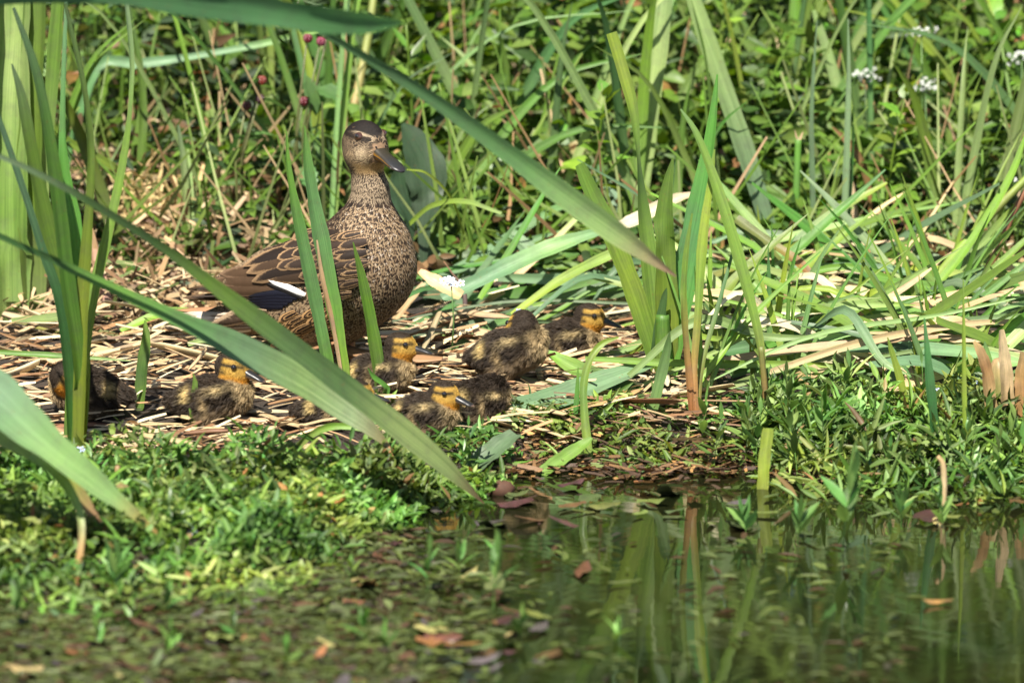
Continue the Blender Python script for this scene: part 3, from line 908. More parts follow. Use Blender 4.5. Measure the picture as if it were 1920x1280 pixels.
fg([(-200, 420, 16.0), (-120, 290, 9.6), (-30, 285, 8.0), (90, 335, 11.2), (220, 410, 12.8), (330, 482, 17.6), (450, 575, 30.4), (560, 658, 35.2), (660, 735, 40.0), (740, 798, 40.0), (820, 862, 32.0), (870, 908, 16.0), (908, 944, 1.6)], (fy, -.78, -.72, -.66, -.6, -.56, -.52), [GM, GR, GR, GD, GD, GM, GB, GB, GP, GP, BRN], tilt=26, twist=50, fold=.12)
fg([(-190, 860, 24.6), (-120, 690, 49.2), (-40, 722, 82.0), (50, 798, 64.0), (130, 866, 45.9), (190, 914, 34.4), (250, 962, 18.0), (299, 1002, 2.5)], (fy, -.84, -.86, -.84, -.82), [GB, GR, GR, GP, GP, ORG], tilt=28, fold=.14)
fg([(-190, 900, 20), (-80, 790, 34), (20, 820, 40), (100, 872, 34), (150, 930, 22), (188, 985, 14), (238, 1036, 7)], (fy, -.80, -.79, -.79, -.79), [GP, GP, GP, GY, TAN, ORG], tilt=24, fold=.2)
fg([(60, 850, 20), (110, 890, 18), (146, 950, 14), (153, 1010, 11), (144, 1070, 12), (129, 1140, 5)], (-.80, -.82, -.86, -.95), [GP, GY, GP, TAN, ORG, BRN], tilt=10, fold=.25)

# ---- standing reed clumps
plant('reed_plant', 'fan of upright green reed leaves rising before the curled up duckling', 'reed', [
    ('stem', [(140, 842, 44), (144, 760, 46), (148, 680, 44), (150, 590, 30)], [GB, GM, GY, GY], dict(stalk=True, mat='blade')),
    ('leaf', [(140, 838, 22.2), (143, 700, 23.7), (125, 560, 25.2), (92, 440, 26.6), (62, 300, 22.2), (40, 180, 16.3), (22, 120, 3.0)], [GY, GM, GM, GM, GR], dict(Y0=-.32, dy=-.05)),
    ('leaf', [(146, 838, 22.2), (150, 700, 22.2), (128, 540, 25.2), (112, 400, 25.2), (92, 260, 20.7), (66, 130, 14.8), (25, 15, 5.9)], [GY, GM, GM, GR], dict(Y0=-.33, dy=-.09)),
    ('leaf', [(142, 838, 22.2), (148, 700, 23.7), (142, 540, 25.2), (140, 420, 23.7), (120, 320, 17.8), (118, 200, 10.4), (125, -10, 5.9)], [GY, GM, GM, GR], dict(Y0=-.31, dy=.02)),
    ('leaf', [(148, 838, 20.7), (152, 680, 23.7), (156, 560, 23.7), (165, 430, 19.2), (171, 320, 13.3), (160, 180, 10.4), (122, 8, 5.9)], [GY, GY, GM, GB], dict(Y0=-.34, dy=-.03)),
    ('leaf', [(152, 838, 19.2), (158, 690, 20.7), (175, 560, 20.7), (205, 430, 19.2), (228, 320, 14.8), (244, 210, 8.9), (247, 110, 8.9), (235, -10, 7.4)], [GY, GM, GM, GR], dict(Y0=-.33, dy=.04)),
    ('leaf', [(134, 838, 14.8), (128, 700, 16.3), (110, 560, 17.8), (80, 470, 14.8), (45, 360, 11.8), (0, 230, 8.9), (-30, 150, 2.2)], [GM, GB, GR, GR], dict(Y0=-.32, dy=-.1)),
])
plant('reed_plant', 'broad pale yellowish green reed leaves standing behind the upright leaf fan', 'reed', [
    ('leaf', [(20, 605, 60), (18, 400, 80), (22, 200, 84), (30, 0, 70), (36, -150, 40)], [GP, GM, GP, GM], dict(tilt=24, dy=.05, fold=.3)),
    ('leaf', [(62, 600, 40), (56, 400, 50), (62, 200, 46), (70, 0, 44), (72, -140, 20)], [GP, GM, GM, GB], dict(tilt=30, dy=.02, fold=.3)),
    ('leaf', [(80, 590, 24), (78, 400, 26), (95, 200, 26), (110, 0, 26), (118, -120, 8)], [WHT, GP, GM, GM], dict(tilt=25, dy=-.05)),
    ('leaf', [(-20, 600, 50), (-30, 350, 60), (-25, 100, 60), (-10, -150, 20)], [GP, GM, GB], dict(tilt=24, dy=.02, fold=.3))])
plant('reed_plant', 'single bright narrow reed leaf upright near the dry grass tuft', 'reed', [
    ('leaf', [(256, 455, 14), (258, 380, 16), (268, 260, 18), (264, 140, 14), (245, 30, 6), (240, -20, 2)], [GY, GM, GM, GB], dict(dy=.05)),
    ('leaf', [(262, 455, 10), (230, 330, 16), (120, 260, 16), (20, 150, 10), (-20, 110, 4)], [GY, GY, GM], dict(dy=-.1))])
plant('reed_plant', 'pair of slim pale green leaves standing left of the hen wing', 'reed', [
    ('leaf', [(350, 500, 10), (350, 420, 12), (345, 320, 13), (334, 235, 5)], [GY, GP, GR], dict(dy=.03)),
    ('leaf', [(360, 500, 10), (360, 420, 11), (357, 340, 9), (352, 280, 3)], [GY, GP, GP], dict(dy=.05)),
    ('leaf', [(366, 500, 10), (368, 440, 10), (374, 390, 9), (379, 355, 3)], [GY, GM, GM], dict())])
plant('reed_plant', 'two tall blue green leaves rising across the hen flank', 'reed', [
    ('leaf', [(618, 704, 20), (606, 640, 22), (590, 560, 24), (566, 450, 23), (552, 380, 16), (541, 310, 9), (537, 246, 2)], [GM, GB, GB, GM, GM], dict(Y0=-.10, dy=-.02)),
    ('leaf', [(646, 706, 18), (636, 640, 22), (622, 560, 28), (604, 460, 30), (588, 380, 24), (576, 300, 16), (571, 236, 2)], [GY, GM, GB, GB, GM], dict(Y0=-.11, dy=.0)),
    ('dead_leaf', [(640, 700, 6), (622, 600, 8), (604, 520, 8), (594, 450, 3)], [PALE, TAN, PALE], dict(Y0=-.115, dy=-.01))])
plant('reed_plant', 'short bright green pointed leaf standing before the hen breast', 'reed', [
    ('leaf', [(716, 760, 20), (709, 690, 23), (696, 610, 22), (678, 520, 16), (662, 454, 2)], [GM, GM, (.10, .26, .03), GM], dict(dy=.0)),
    ('leaf', [(712, 762, 14), (726, 730, 10), (700, 706, 8), (690, 690, 2)], [GY, GM, GM], dict(dy=-.02))])
plant('reed_plant', 'large clump of broad bright green reed leaves beside the ducklings', 'reed', [
    ('stem', [(1246, 722, 34), (1244, 660, 34), (1242, 590, 26)], [GY, GY, GM], dict(stalk=True, mat='blade')),
    ('leaf', [(1240, 716, 28), (1218, 640, 34), (1182, 530, 36), (1142, 430, 36), (1108, 360, 30), (1086, 308, 18)], [GY, GM, GY, GM, GM], dict(dy=-.03, tilt=22)),
    ('leaf', [(1244, 716, 34), (1236, 640, 38), (1222, 520, 36), (1208, 410, 26), (1199, 320, 8), (1196, 280, 8), (1186, 200, 20), (1164, 120, 22), (1146, 62, 22)], [GY, GY, GM, GM, GD, GM, GY, GY], dict(dy=.06, tilt=20)),
    ('leaf', [(1250, 716, 36), (1250, 620, 44), (1248, 520, 40), (1246, 420, 34), (1252, 350, 22), (1262, 296, 3)], [GY, GY, GM, GM], dict(dy=-.01, tilt=20)),
    ('leaf', [(1254, 716, 30), (1268, 610, 44), (1288, 500, 46), (1308, 400, 40), (1326, 300, 26), (1338, 210, 14), (1345, 140, 3)], [GY, GM, GB, GM, GM], dict(dy=.03, tilt=26)),
    ('leaf', [(1232, 716, 20), (1234, 640, 22), (1246, 560, 12), (1250, 540, 2)], [GD, GB, GB], dict(dy=-.03)),
    ('leaf', [(1262, 720, 16), (1252, 690, 18), (1250, 650, 20), (1254, 625, 3)], [GB, GM, GM], dict(dy=-.02))])
plant('reed_plant', 'thin green shoots with orange brown bases right of the broad clump', 'reed', [
    ('leaf', [(1304, 792, 14), (1302, 700, 12), (1310, 580, 14), (1318, 450, 18), (1334, 330, 10), (1340, 280, 3)], [(.30, .14, .05), (.3, .2, .06), GM, GY, GM], dict(dy=.05)),
    ('leaf', [(1298, 792, 12), (1290, 690, 12), (1282, 580, 12), (1286, 480, 10), (1298, 400, 3)], [(.30, .14, .05), (.3, .2, .06), GM, GM], dict(dy=.02)),
    ('leaf', [(1308, 792, 10), (1316, 690, 9), (1345, 580, 8), (1372, 480, 5), (1380, 440, 2)], [ORG, OLV, GB, GB], dict(dy=.08))])
plant('reed_plant', 'arching green reed leaf on a brown stem left of the flattened pile', 'reed', [
    ('stem', [(1437, 805, 12), (1434, 730, 12), (1427, 650, 10)], [BRN, (.25, .14, .05), OLV], dict(stalk=True)),
    ('leaf', [(1432, 720, 8), (1424, 640, 15), (1400, 540, 20), (1372, 440, 22), (1340, 340, 18), (1305, 250, 12), (1276, 205, 3)], [OLV, GM, GM, GM, GB], dict(Y0=-.19, dy=.05))])
plant('reed_plant', 'tall thin grey green blade with fine tip, near the blade beside brown withered leaf', 'reed', [
    ('leaf', [(1530, 500, 10), (1526, 420, 12), (1522, 300, 11), (1523, 180, 8), (1532, 38, 2)], [GR, GR, GR, GR], dict(dy=.02, tilt=10))])
plant('reed_plant', 'tall thin grey green blade touching the brown withered leaf', 'reed', [
    ('leaf', [(1578, 505, 10), (1584, 400, 12), (1588, 280, 13), (1591, 150, 9), (1590, 36, 2)], [GM, GR, GR, GR], dict(dy=.02, tilt=10)),
    ('leaf', [(1585, 505, 8), (1592, 400, 8), (1598, 300, 6), (1600, 200, 2)], [GD, GD, GM], dict(dy=.03, tilt=10)),
    ('withered_leaf', [(1626, 470, 5), (1632, 400, 6), (1624, 330, 14), (1604, 285, 16), (1582, 258, 12), (1560, 238, 2)], [TAN, ORG, BRN, BRN, BRN], dict(dy=-.01, tilt=5, mat='straw'))])
plant('reed_plant', 'short cut dark green stalk with frayed top among fallen reeds', 'reed', [
    ('stem', [(1492, 500, 12), (1492, 420, 13), (1494, 340, 15), (1497, 256, 14)], [GD, GM, GM, GM], dict(stalk=True, mat='blade', dy=.02)),
    ('frayed_tip', [(1495, 262, 6), (1492, 252, 4), (1490, 244, 1)], [PALE, PALE], dict(Y0=.50, mat='straw')),
    ('frayed_tip', [(1499, 262, 6), (1503, 254, 4), (1506, 247, 1)], [PALE, PALE], dict(Y0=.50, mat='straw'))])
plant('reed_plant', 'leaning yellow green reed stems with brown lower joints by the broken stump', 'reed', [
    ('stem', [(1690, 600, 16), (1740, 540, 18), (1810, 455, 18), (1880, 380, 16), (1960, 300, 14)], [OLV, OLV, GY, OLV, GY], dict(stalk=True, dy=.06)),
    ('stem', [(1778, 610, 12), (1830, 535, 13), (1870, 470, 13), (1900, 400, 12), (1940, 330, 12)], [(.22, .10, .05), (.25, .12, .06), (.22, .1, .05), BRN], dict(stalk=True, dy=.02)),
    ('leaf', [(1700, 590, 10), (1760, 530, 14), (1830, 440, 16), (1895, 330, 14), (1925, 250, 6)], [OLV, GY, GY, GY], dict(Y0=.24, dy=.05)),
    ('leaf', [(1750, 590, 8), (1830, 530, 12), (1930, 445, 12)], [OLV, GM, GM], dict(Y0=.26, dy=.02))])
plant('reed_plant', 'bent dark green leaf with curled brown tip behind the leaning stems', 'reed', [
    ('leaf', [(1760, 500, 12), (1785, 440, 18), (1812, 370, 24), (1826, 320, 20), (1822, 284, 10), (1808, 274, 4)], [GD, GB, GB, GB, GM, BRN], dict(dy=.0, tilt=30))])
for lb, pts, cs in (
    ('dark upright blade at the edge of the pointed leaf shoots', [(1756, 872, 14), (1752, 800, 16), (1742, 700, 16), (1733, 596, 3)], [GD, GD, GB]),
    ('thin light green blade rising before the broken stump', [(1812, 860, 9), (1808, 750, 9), (1807, 640, 7), (1806, 524, 2)], [GM, GY, GM]),
    ('short curved green blade before the long white based leaf', [(1702, 800, 12), (1690, 720, 14), (1672, 660, 10), (1664, 632, 2)], [GM, GY, GM]),
    ('upright pale blade next to the purple flowers and stump', [(1872, 790, 12), (1862, 720, 14), (1850, 660, 12), (1846, 640, 2)], [GM, GM, GB]),
    ('dark green V shaped young shoot behind crouched duckling tail', [(262, 770, 16), (266, 700, 22), (274, 640, 18), (272, 600, 3)], [GM, GD, GM]),
    ('sharp green spike beside the big wet grey leaf', [(1078, 790, 9), (1082, 740, 9), (1084, 688, 2)], [GM, GM, GY]),
    ('dark green upright leaf standing right of the wet grey leaf', [(1218, 795, 18), (1236, 720, 20), (1250, 660, 16), (1256, 622, 2)], [GM, GB, GD]),
    ('narrow grass shoot in the mat under the diagonal leaves', [(364, 812, 10), (362, 760, 16), (366, 720, 10), (362, 700, 2)], [GM, GM, GM]),
    ('yellow green cut stub standing at the waterline', [(1430, 918, 20), (1434, 860, 21), (1441, 803, 20)], [OLV, GY, GY])):
    plant('grass_blade', lb, 'grass', [('leaf', pts, cs, dict(dy=0.01, tilt=15))])
# arcs and short leaves around the brood
plant('grass_blade', 'looping bright green grass stem arching over toward the broad clump', 'grass', [
    ('leaf', [(1106, 872, 16), (1098, 800, 15), (1094, 730, 14), (1104, 680, 13), (1128, 645, 11), (1160, 632, 4)], [GM, GY, GM, GY, GY], dict(dy=.06, tilt=8))])
plant('grass_blade', 'thin arching grass leaf in front of a duckling face', 'grass', [
    ('leaf', [(756, 826, 8), (772, 790, 8), (800, 762, 9), (852, 745, 3)], [GY, GY, GP], dict(Y0=-.21, dy=.0, tilt=5)),
    ('leaf', [(826, 812, 8), (828, 780, 8), (824, 752, 4)], [GP, PALE, GY], dict(Y0=-.21, dy=.0, tilt=5))])
plant('grass_blade', 'yellow green arching grass under the joined tips of the diagonal leaves', 'grass', [
    ('leaf', [(540, 872, 10), (566, 830, 12), (610, 802, 13), (660, 800, 11), (700, 812, 4)], [GY, OLV, GY, GY], dict(dy=-.02, tilt=5))])

# ---- background reeds on the bank
for lb, parts in (
    ('wide pale grey green reed leaf running out of the top behind the broad clump', [([(1192, 470, 34), (1198, 380, 38), (1210, 270, 40), (1228, 130, 42), (1246, -20, 40), (1255, -120, 16)], [GR, GP, GP, GR])]),
    ('long pale leaf slanting down right behind the thin tall blades', [([(1462, 500, 22), (1432, 400, 34), (1392, 270, 38), (1345, 130, 36), (1300, 0, 30), (1275, -80, 8)], [GR, GR, GP, GP])]),
    ('yellowish vertical reed leaf among the herbs above the cut stalk', [([(1452, 300, 16), (1465, 220, 20), (1484, 120, 22), (1492, 0, 22), (1494, -90, 8)], [GY, GM, GY, GY])]),
    ('drooping pale reed leaf that passes behind the two thin tall blades', [([(1545, 420, 16), (1574, 300, 20), (1572, 180, 22), (1545, 80, 20), (1525, 20, 8)], [GP, GY, GP, GP])]),
    ('broken reed leaf with a pale straight top half above a sharp kink', [([(1070, 262, 12), (1092, 190, 20), (1118, 110, 28), (1140, 30, 32), (1158, -50, 30)], [TAN, GP, GP, GP])]),
    ('green stem crossing diagonally with a straw coloured joint', [([(880, 330, 9), (930, 180, 10), (965, 140, 12), (1020, 90, 14), (1100, 15, 14)], [GR, GR, TAN, GR, GR])]),
    ('narrow upright leaf under the straw coloured stem joint', [([(958, 360, 14), (955, 280, 12), (954, 200, 8), (956, 160, 2)], [GM, GP, GP])]),
    ('pale yellow reed stem standing above the hen head', [([(838, 240, 12), (862, 190, 14), (872, 100, 16), (884, 0, 14), (890, -80, 12)], [GY, OLV, GY, GY])]),
    ('second pale reed stem leaning right above the hen head', [([(800, 300, 12), (850, 190, 13), (890, 90, 14), (930, -20, 12)], [GY, GY, GP, GP])]),
    ('slender shoots at the top between the hen head and overhanging leaf', [([(690, 110, 10), (688, 40, 14), (690, -40, 10)], [GY, GY, GY]), ([(694, 100, 6), (720, 40, 9), (742, -10, 6)], [GY, GY, GY])]),
    ('pale green blade on the left passing behind the upright fan', [([(100, 420, 10), (180, 130, 20), (260, 120, 22), (352, 108, 14), (480, 85, 14), (600, 56, 10)], [GM, GB, GR, GR, GY])]),
    ('dark blue green leaf bent upright behind the fallen grey leaves', [([(1168, 420, 40), (1140, 370, 44), (1100, 310, 40), (1074, 266, 20)], [GR, GR, GB, TAN])]),
    ('green blade leaning into the herbs beside the white flower heads', [([(1800, 400, 18), (1750, 350, 18), (1700, 290, 16), (1680, 270, 4)], [GM, GR, GM])]),
    ('thin yellow stem in the herbs right of the white flower heads', [([(1800, 270, 6), (1830, 180, 7), (1842, 90, 6), (1845, 60, 2)], [GY, GM, GY])])):
    plant('reed_plant', lb, 'reed', [('leaf', p_, c_, dict(dy=.06, tilt=15)) for p_, c_ in parts])
lying('beige dead reed stalk leaning behind the hen head', [(596, 420, 20), (620, 360, 20), (650, 265, 20), (668, 180, 18), (690, 70, 18), (705, -40, 16)], [TAN, PALE, TAN, OLV, OLV], 'reed_stalk', 'stalk', stalk=True, k=.15)
lying('thin straw stem slanting up right of the hen neck', [(800, 362, 6), (845, 315, 8), (890, 262, 8)], [PALE, PALE, TAN], 'reed_stalk', 'stalk', stalk=True, k=.3)
lying('peach coloured dead stalk hanging at the top above the white flowers', [(1662, 135, 16), (1655, 80, 22), (1644, 0, 20), (1640, -60, 18)], [(.55, .33, .2), (.6, .38, .24), (.55, .33, .2)], 'reed_stalk', 'stalk', stalk=True, k=.1)
lying('short peach dead stalk lying by the topmost white flower head', [(1690, 32, 10), (1760, 52, 12), (1832, 70, 12)], [(.5, .3, .18), (.55, .34, .2)], 'reed_stalk', 'stalk', stalk=True, Y0=1.75, dy=.05)
lying('pale broken stem end by the thin tall blades', [(1606, 470, 20), (1602, 400, 18), (1595, 330, 8)], [WHT, PALE, PALE], 'reed_stalk', 'stalk', stalk=True, k=.1)

# ---- flattened leaves
L_ = lying
for lb, pts, cs, op in (
    ('broad grey green leaf lying behind the hen breast, uppermost of the flattened bunch', [(780, 480, 24), (860, 432, 32), (930, 400, 32), (1010, 382, 26), (1075, 372, 4)], [GM, GR, GR, GR], {}),
    ('broad grey green leaf behind the hen breast under the uppermost', [(785, 506, 26), (880, 466, 34), (980, 424, 32), (1060, 396, 20), (1110, 380, 4)], [GB, GR, GR, GR], {}),
    ('narrow blue green leaf below the broad grey ones behind the hen breast', [(796, 530, 18), (880, 490, 24), (950, 452, 20), (990, 430, 4)], [GM, GR, GR], {}),
    ('wide pointed grey leaf sloping down to the rightmost duckling', [(1106, 580, 34), (1050, 530, 36), (1000, 478, 34), (972, 448, 22), (958, 436, 6)], [GR, GR, GR, GR], dict(k=.35)),
    ('thick dark green stem lying behind the preening duckling', [(900, 570, 26), (980, 556, 36), (1090, 545, 36), (1200, 545, 26)], [GM, GM, GD, GM], dict(k=1)),
    ('long dark stem lying from the kinked leaf toward the hen', [(800, 385, 10), (880, 340, 16), (960, 295, 20), (1066, 262, 18)], [GR, GB, GR, GR], dict(Y0=.62, dy=.05)),
    ('curved light green grass leaf right of the hen shoulder', [(768, 420, 8), (810, 386, 10), (870, 378, 10), (940, 400, 6)], [GY, GY, GP], dict(Y0=.4, dy=-.1)),
    ('fine arching grass right of the hen bill', [(870, 440, 4), (845, 370, 5), (800, 325, 5), (762, 318, 2)], [GY, GY, GY], dict(Y0=.4, dy=-.1)),
    ('big wet grey green leaf lying along the front of the brood', [(818, 828, 10), (880, 800, 34), (960, 772, 40), (1060, 742, 42), (1140, 712, 36), (1222, 682, 14)], [GR, GR, GR, GR], dict(k=.55, tilt=45)),
    ('dark green leaf tip poking at the preening duckling', [(1200, 745, 30), (1140, 716, 34), (1080, 690, 30), (1040, 668, 18), (1022, 657, 4)], [GD, GD, GM, (.09, .24, .03)], dict(k=.3)),
    ('flat blue grey leaf dipping into the water below the wet leaf', [(872, 898, 26), (905, 862, 34), (940, 832, 32), (968, 812, 20)], [GR, GR, GR], dict(k=.4, tilt=45)),
    ('green leaf end resting at the waterline under the looping stem', [(1008, 892, 20), (1050, 862, 24), (1092, 834, 18), (1110, 820, 6)], [GM, GM, GM], dict(k=.4)),
    ('blue green strip between the brood mat and diagonal tip', [(730, 870, 14), (770, 850, 22), (810, 838, 14)], [GR, GB, GR], dict(k=.4)),
    ('long grey green leaf lying on the straw behind crouched duckling', [(8, 608, 6), (110, 616, 22), (220, 638, 26), (330, 668, 26), (405, 692, 16)], [OLV, OLV, GR, GR], dict(k=.5)),
    ('olive leaf edge running above the long grey green leaf on straw', [(170, 592, 8), (240, 605, 14), (320, 634, 14), (410, 655, 6)], [OLV, OLV, GY], dict(k=.5)),
    ('tan flattened reed blade lying above the thick pale stalk', [(166, 598, 18), (250, 622, 26), (350, 650, 26), (470, 672, 14)], [PALE, TAN, PALE, TAN], dict(k=.5, mat='straw')),
    ('grey tan dead leaf lying at the far left below pale reeds', [(-20, 545, 14), (60, 572, 20), (150, 590, 20), (210, 610, 6)], [TAN, (.3, .27, .17), TAN], dict(k=.5, mat='straw')),
    ('straight olive reed stem lying high across the back of the flattened heap', [(1330, 520, 10), (1460, 470, 14), (1600, 425, 14), (1760, 372, 6)], [OLV, GY, GM, GM], dict(Y0=.3, dy=.15)),
    ('long stiff green blade leaning right out of the heap behind the olive stem', [(1390, 560, 14), (1480, 480, 18), (1580, 390, 14), (1660, 318, 3)], [GP, GM, GM, GB], dict(Y0=.26, dy=.05)),
    ('stiff pale blade leaning left over the back of the heap', [(1500, 520, 14), (1430, 440, 17), (1370, 370, 14), (1310, 300, 3)], [GP, GP, GM], dict(Y0=.3, dy=.05)),
    ('stiff grey green blade leaning left from the leaning stems', [(1700, 540, 14), (1640, 470, 18), (1570, 390, 14), (1500, 320, 3)], [GP, GR, GR], dict(Y0=.3, dy=.06)),
    ('broad straight grey leaf lying between the hen breast and the broad clump', [(830, 560, 20), (930, 510, 30), (1040, 462, 30), (1150, 425, 10)], [GR, GR, GP, GR], dict(Y0=.22, dy=.08)),
    ('straight yellow green leaf lying above the rightmost duckling', [(960, 590, 10), (1060, 520, 18), (1160, 470, 18), (1230, 440, 4)], [GY, GM, GP], dict(Y0=.2, dy=.1)),
    ('narrow stiff blade leaning right behind the preening duckling', [(900, 560, 10), (950, 480, 13), (1010, 380, 10), (1050, 315, 2)], [GY, GM, GM], dict(Y0=.28, dy=.05)),
    # the flattened pile at right
    ('dark straight leaf stem lying topmost across the flattened pile', [(1345, 612, 12), (1450, 611, 16), (1560, 606, 18), (1690, 600, 14)], [GD, GB, GB, GR], dict(Y0=.12, dy=.04)),
    ('thick pale green leaf base lying under the dark straight stem', [(1300, 668, 14), (1400, 652, 26), (1540, 632, 32), (1680, 622, 26)], [GB, GB, GR, GP], dict(Y0=.06, dy=.06)),
    ('cream coloured leaf sheath lying lowest in the flattened pile', [(1360, 705, 18), (1450, 688, 32), (1560, 668, 34), (1690, 648, 22)], [GM, GP, WHT, GR], dict(Y0=.03, dy=.06)),
    ('long green leaf with white base rising to the leaning stems', [(1612, 812, 34), (1660, 742, 44), (1716, 668, 46), (1760, 610, 40), (1796, 582, 20)], [WHT, WHT, GP, GM, GM, GM], dict(Y0=-.12, dy=.2)),
    ('dry tan leaf folded over the white based leaf', [(1622, 735, 8), (1660, 680, 16), (1710, 615, 16), (1750, 565, 14), (1802, 548, 10)], [TAN, PALE, TAN, PALE], dict(Y0=-.02, dy=.15, mat='straw')),
    ('wide grey leaf bent at the middle of the flattened pile', [(1520, 620, 36), (1560, 575, 40), (1598, 538, 34), (1620, 528, 8)], [GR, GR, GP], dict(k=.3)),
    ('pale green leaf slanting up to the broken orange stem', [(1480, 560, 30), (1530, 520, 34), (1580, 455, 26), (1600, 440, 6)], [GR, GP, GR], dict(k=.3)),
    ('large grey leaf lying far right behind the leaning stems', [(1600, 520, 20), (1700, 460, 46), (1800, 420, 50), (1900, 385, 40), (1980, 360, 20)], [GP, GR, GR, GR], dict(k=.5)),
    ('light yellow green leaf lying behind the leaning stems', [(1780, 480, 14), (1860, 445, 24), (1960, 415, 22)], [GY, GP, GY], dict(k=.5)),
    ('green leaf with torn end under the big grey leaf', [(1600, 545, 14), (1680, 500, 24), (1740, 478, 22), (1772, 466, 10)], [GM, GR, GP], dict(k=.4)),
    ('orange brown broken stem leaning in the pile', [(1700, 570, 10), (1665, 520, 11), (1625, 470, 11)], [ORG, TAN, ORG], dict(k=.1, stalk=True)),
    ('olive brown diagonal stem left in the flattened pile', [(1556, 558, 12), (1500, 495, 18), (1440, 452, 16), (1380, 410, 18)], [BRN, ORG, OLV, OLV], dict(Y0=.2, dy=.05)),
    ('dark pointed leaf crossing the left of the pile', [(1535, 560, 8), (1480, 510, 16), (1420, 450, 14), (1350, 400, 4)], [GD, OLV, GD], dict(Y0=.25, dy=.0)),
    ('curved yellow green leaf loop in the pile', [(1620, 560, 8), (1640, 548, 14), (1665, 556, 14), (1675, 595, 12)], [GY, GY, GP, GM], dict(Y0=.16, dy=-.04)),
    ('bright green drooping leaf at the pile front', [(1572, 680, 14), (1562, 720, 24), (1552, 760, 22), (1545, 792, 6)], [GM, GP, GP], dict(Y0=.02, dy=-.12)),
    ('dark green curled leaf under the leaning stems', [(1740, 640, 26), (1790, 640, 30), (1825, 670, 34), (1820, 700, 20)], [GM, GY, GM, GD], dict(Y0=.1, dy=-.05)),
    ('white round cut base of a reed at the pile front', [(1528, 805, 26), (1545, 800, 34), (1566, 794, 34)], [PALE, WHT, WHT], dict(Y0=-.14, dy=.03, stalk=True)),
    ('brown dead leaf curl hanging in the pile', [(1465, 560, 6), (1490, 545, 18), (1520, 560, 20), (1545, 580, 6)], [BRN, OLV, OLV], dict(Y0=.12, dy=.0, mat='straw')),
    ('bent tan leaf hook on the right border', [(1868, 488, 10), (1890, 500, 16), (1912, 525, 16), (1940, 560, 10)], [PALE, TAN, TAN], dict(Y0=.3, dy=-.05, mat='straw')),
    ('orange brown stick lying from the thin shoots to the pile', [(1255, 826, 8), (1330, 790, 11), (1400, 765, 13), (1460, 742, 8)], [ORG, ORG, (.3, .15, .06), TAN], dict(Y0=-.18, dy=.06, stalk=True)),
    ('thin orange grass stem beside the brown stemmed leaf', [(1390, 740, 5), (1430, 715, 6), (1475, 692, 4)], [ORG, TAN, TAN], dict(Y0=-.05, dy=.03, stalk=True)),
    ('curved tan stem hooked into the water at right', [(1766, 975, 9), (1770, 920, 11), (1768, 870, 10), (1758, 855, 8)], [TAN, PALE, TAN], dict(k=0., stalk=True)),
    ('thick pale stalk lying behind the crouched duckling', [(158, 655, 24), (250, 672, 30), (350, 694, 30), (490, 728, 26)], [PALE, PALE, WHT, PALE], dict(k=.6, stalk=True)),
    ('broad cream reed scrap lying right of the raised duckling head', [(760, 620, 10), (790, 610, 30), (830, 615, 28), (862, 622, 8)], [WHT, PALE, WHT], dict(k=.4, mat='straw', tilt=40)),
    ('long cream straw lying behind the head of the raised duckling', [(750, 632, 7), (810, 600, 12), (880, 588, 12), (942, 576, 4)], [PALE, PALE, WHT], dict(k=.4, mat='straw')),
    ('long bent straw slanting down under the hen breast', [(705, 640, 10), (740, 600, 12), (775, 555, 14), (795, 530, 8)], [PALE, TAN, PALE], dict(k=.4, mat='straw')),
    ('cinnamon reed scrap lying by the hen breast', [(786, 508, 10), (820, 530, 26), (865, 555, 20)], [(.5, .3, .15), (.52, .32, .17), TAN], dict(Y0=.2, dy=-.02, mat='straw')),
    ('long straw slanting up between the hen and the kinked leaf', [(880, 600, 8), (930, 550, 14), (1000, 490, 12), (1080, 410, 10)], [PALE, TAN, PALE, GP], dict(k=.4, mat='straw')),
    ('bleached white reed sheath behind the broad clump', [(1160, 425, 18), (1200, 408, 26), (1260, 375, 20), (1310, 362, 6)], [WHT, WHT, PALE], dict(Y0=.35, dy=.02, mat='straw')),
    ('tan straw sloping between the broad clump and olive stem', [(1310, 560, 8), (1370, 520, 12), (1430, 470, 12), (1460, 440, 5)], [PALE, TAN, PALE], dict(k=.4, mat='straw')),
    ('orange wet stem floating at the waterline by the diagonal tip', [(540, 884, 8), (560, 905, 14), (584, 915, 8)], [ORG, (.5, .25, .08), ORG], dict(k=1, stalk=True)),
    ('brown bent leaf tip hanging below the diagonal leaves', [(715, 820, 8), (728, 850, 14), (738, 890, 10)], [TAN, ORG, OLV], dict(Y0=-.46, dy=-.02, mat='straw'))):
    op = dict(op)
    nm = 'straw_stem' if op.get('mat') == 'straw' else ('reed_stalk' if op.get('stalk') else 'fallen_reed_leaf')
    ct = {'straw_stem': 'straw', 'reed_stalk': 'stalk', 'fallen_reed_leaf': 'leaf'}[nm]
    L_(lb, pts, cs, nm, ct, **op)
# twigs
lying('reddish brown bare branch poking in at the left border', [(-40, 330, 24), (10, 362, 26), (50, 395, 26), (85, 430, 20)], [(.2, .1, .08), (.28, .16, .12), BRN], 'twig', 'branch', stalk=True, mat='bark', k=.2)
lying('brown branch leaning in the shade behind the leaf fan', [(212, 600, 20), (200, 560, 22), (185, 500, 24), (170, 440, 18)], [(.2, .11, .08), (.3, .18, .12), BRN], 'twig', 'branch', stalk=True, mat='bark', k=.2)
lying('dark forked dead twig sticking up by the white flower cluster', [(866, 622, 9), (872, 575, 10), (868, 540, 9), (850, 515, 4), (832, 490, 2)], [(.06, .04, .04), (.08, .05, .045), BRN], 'twig', 'branch', stalk=True, mat='bark', k=.1)
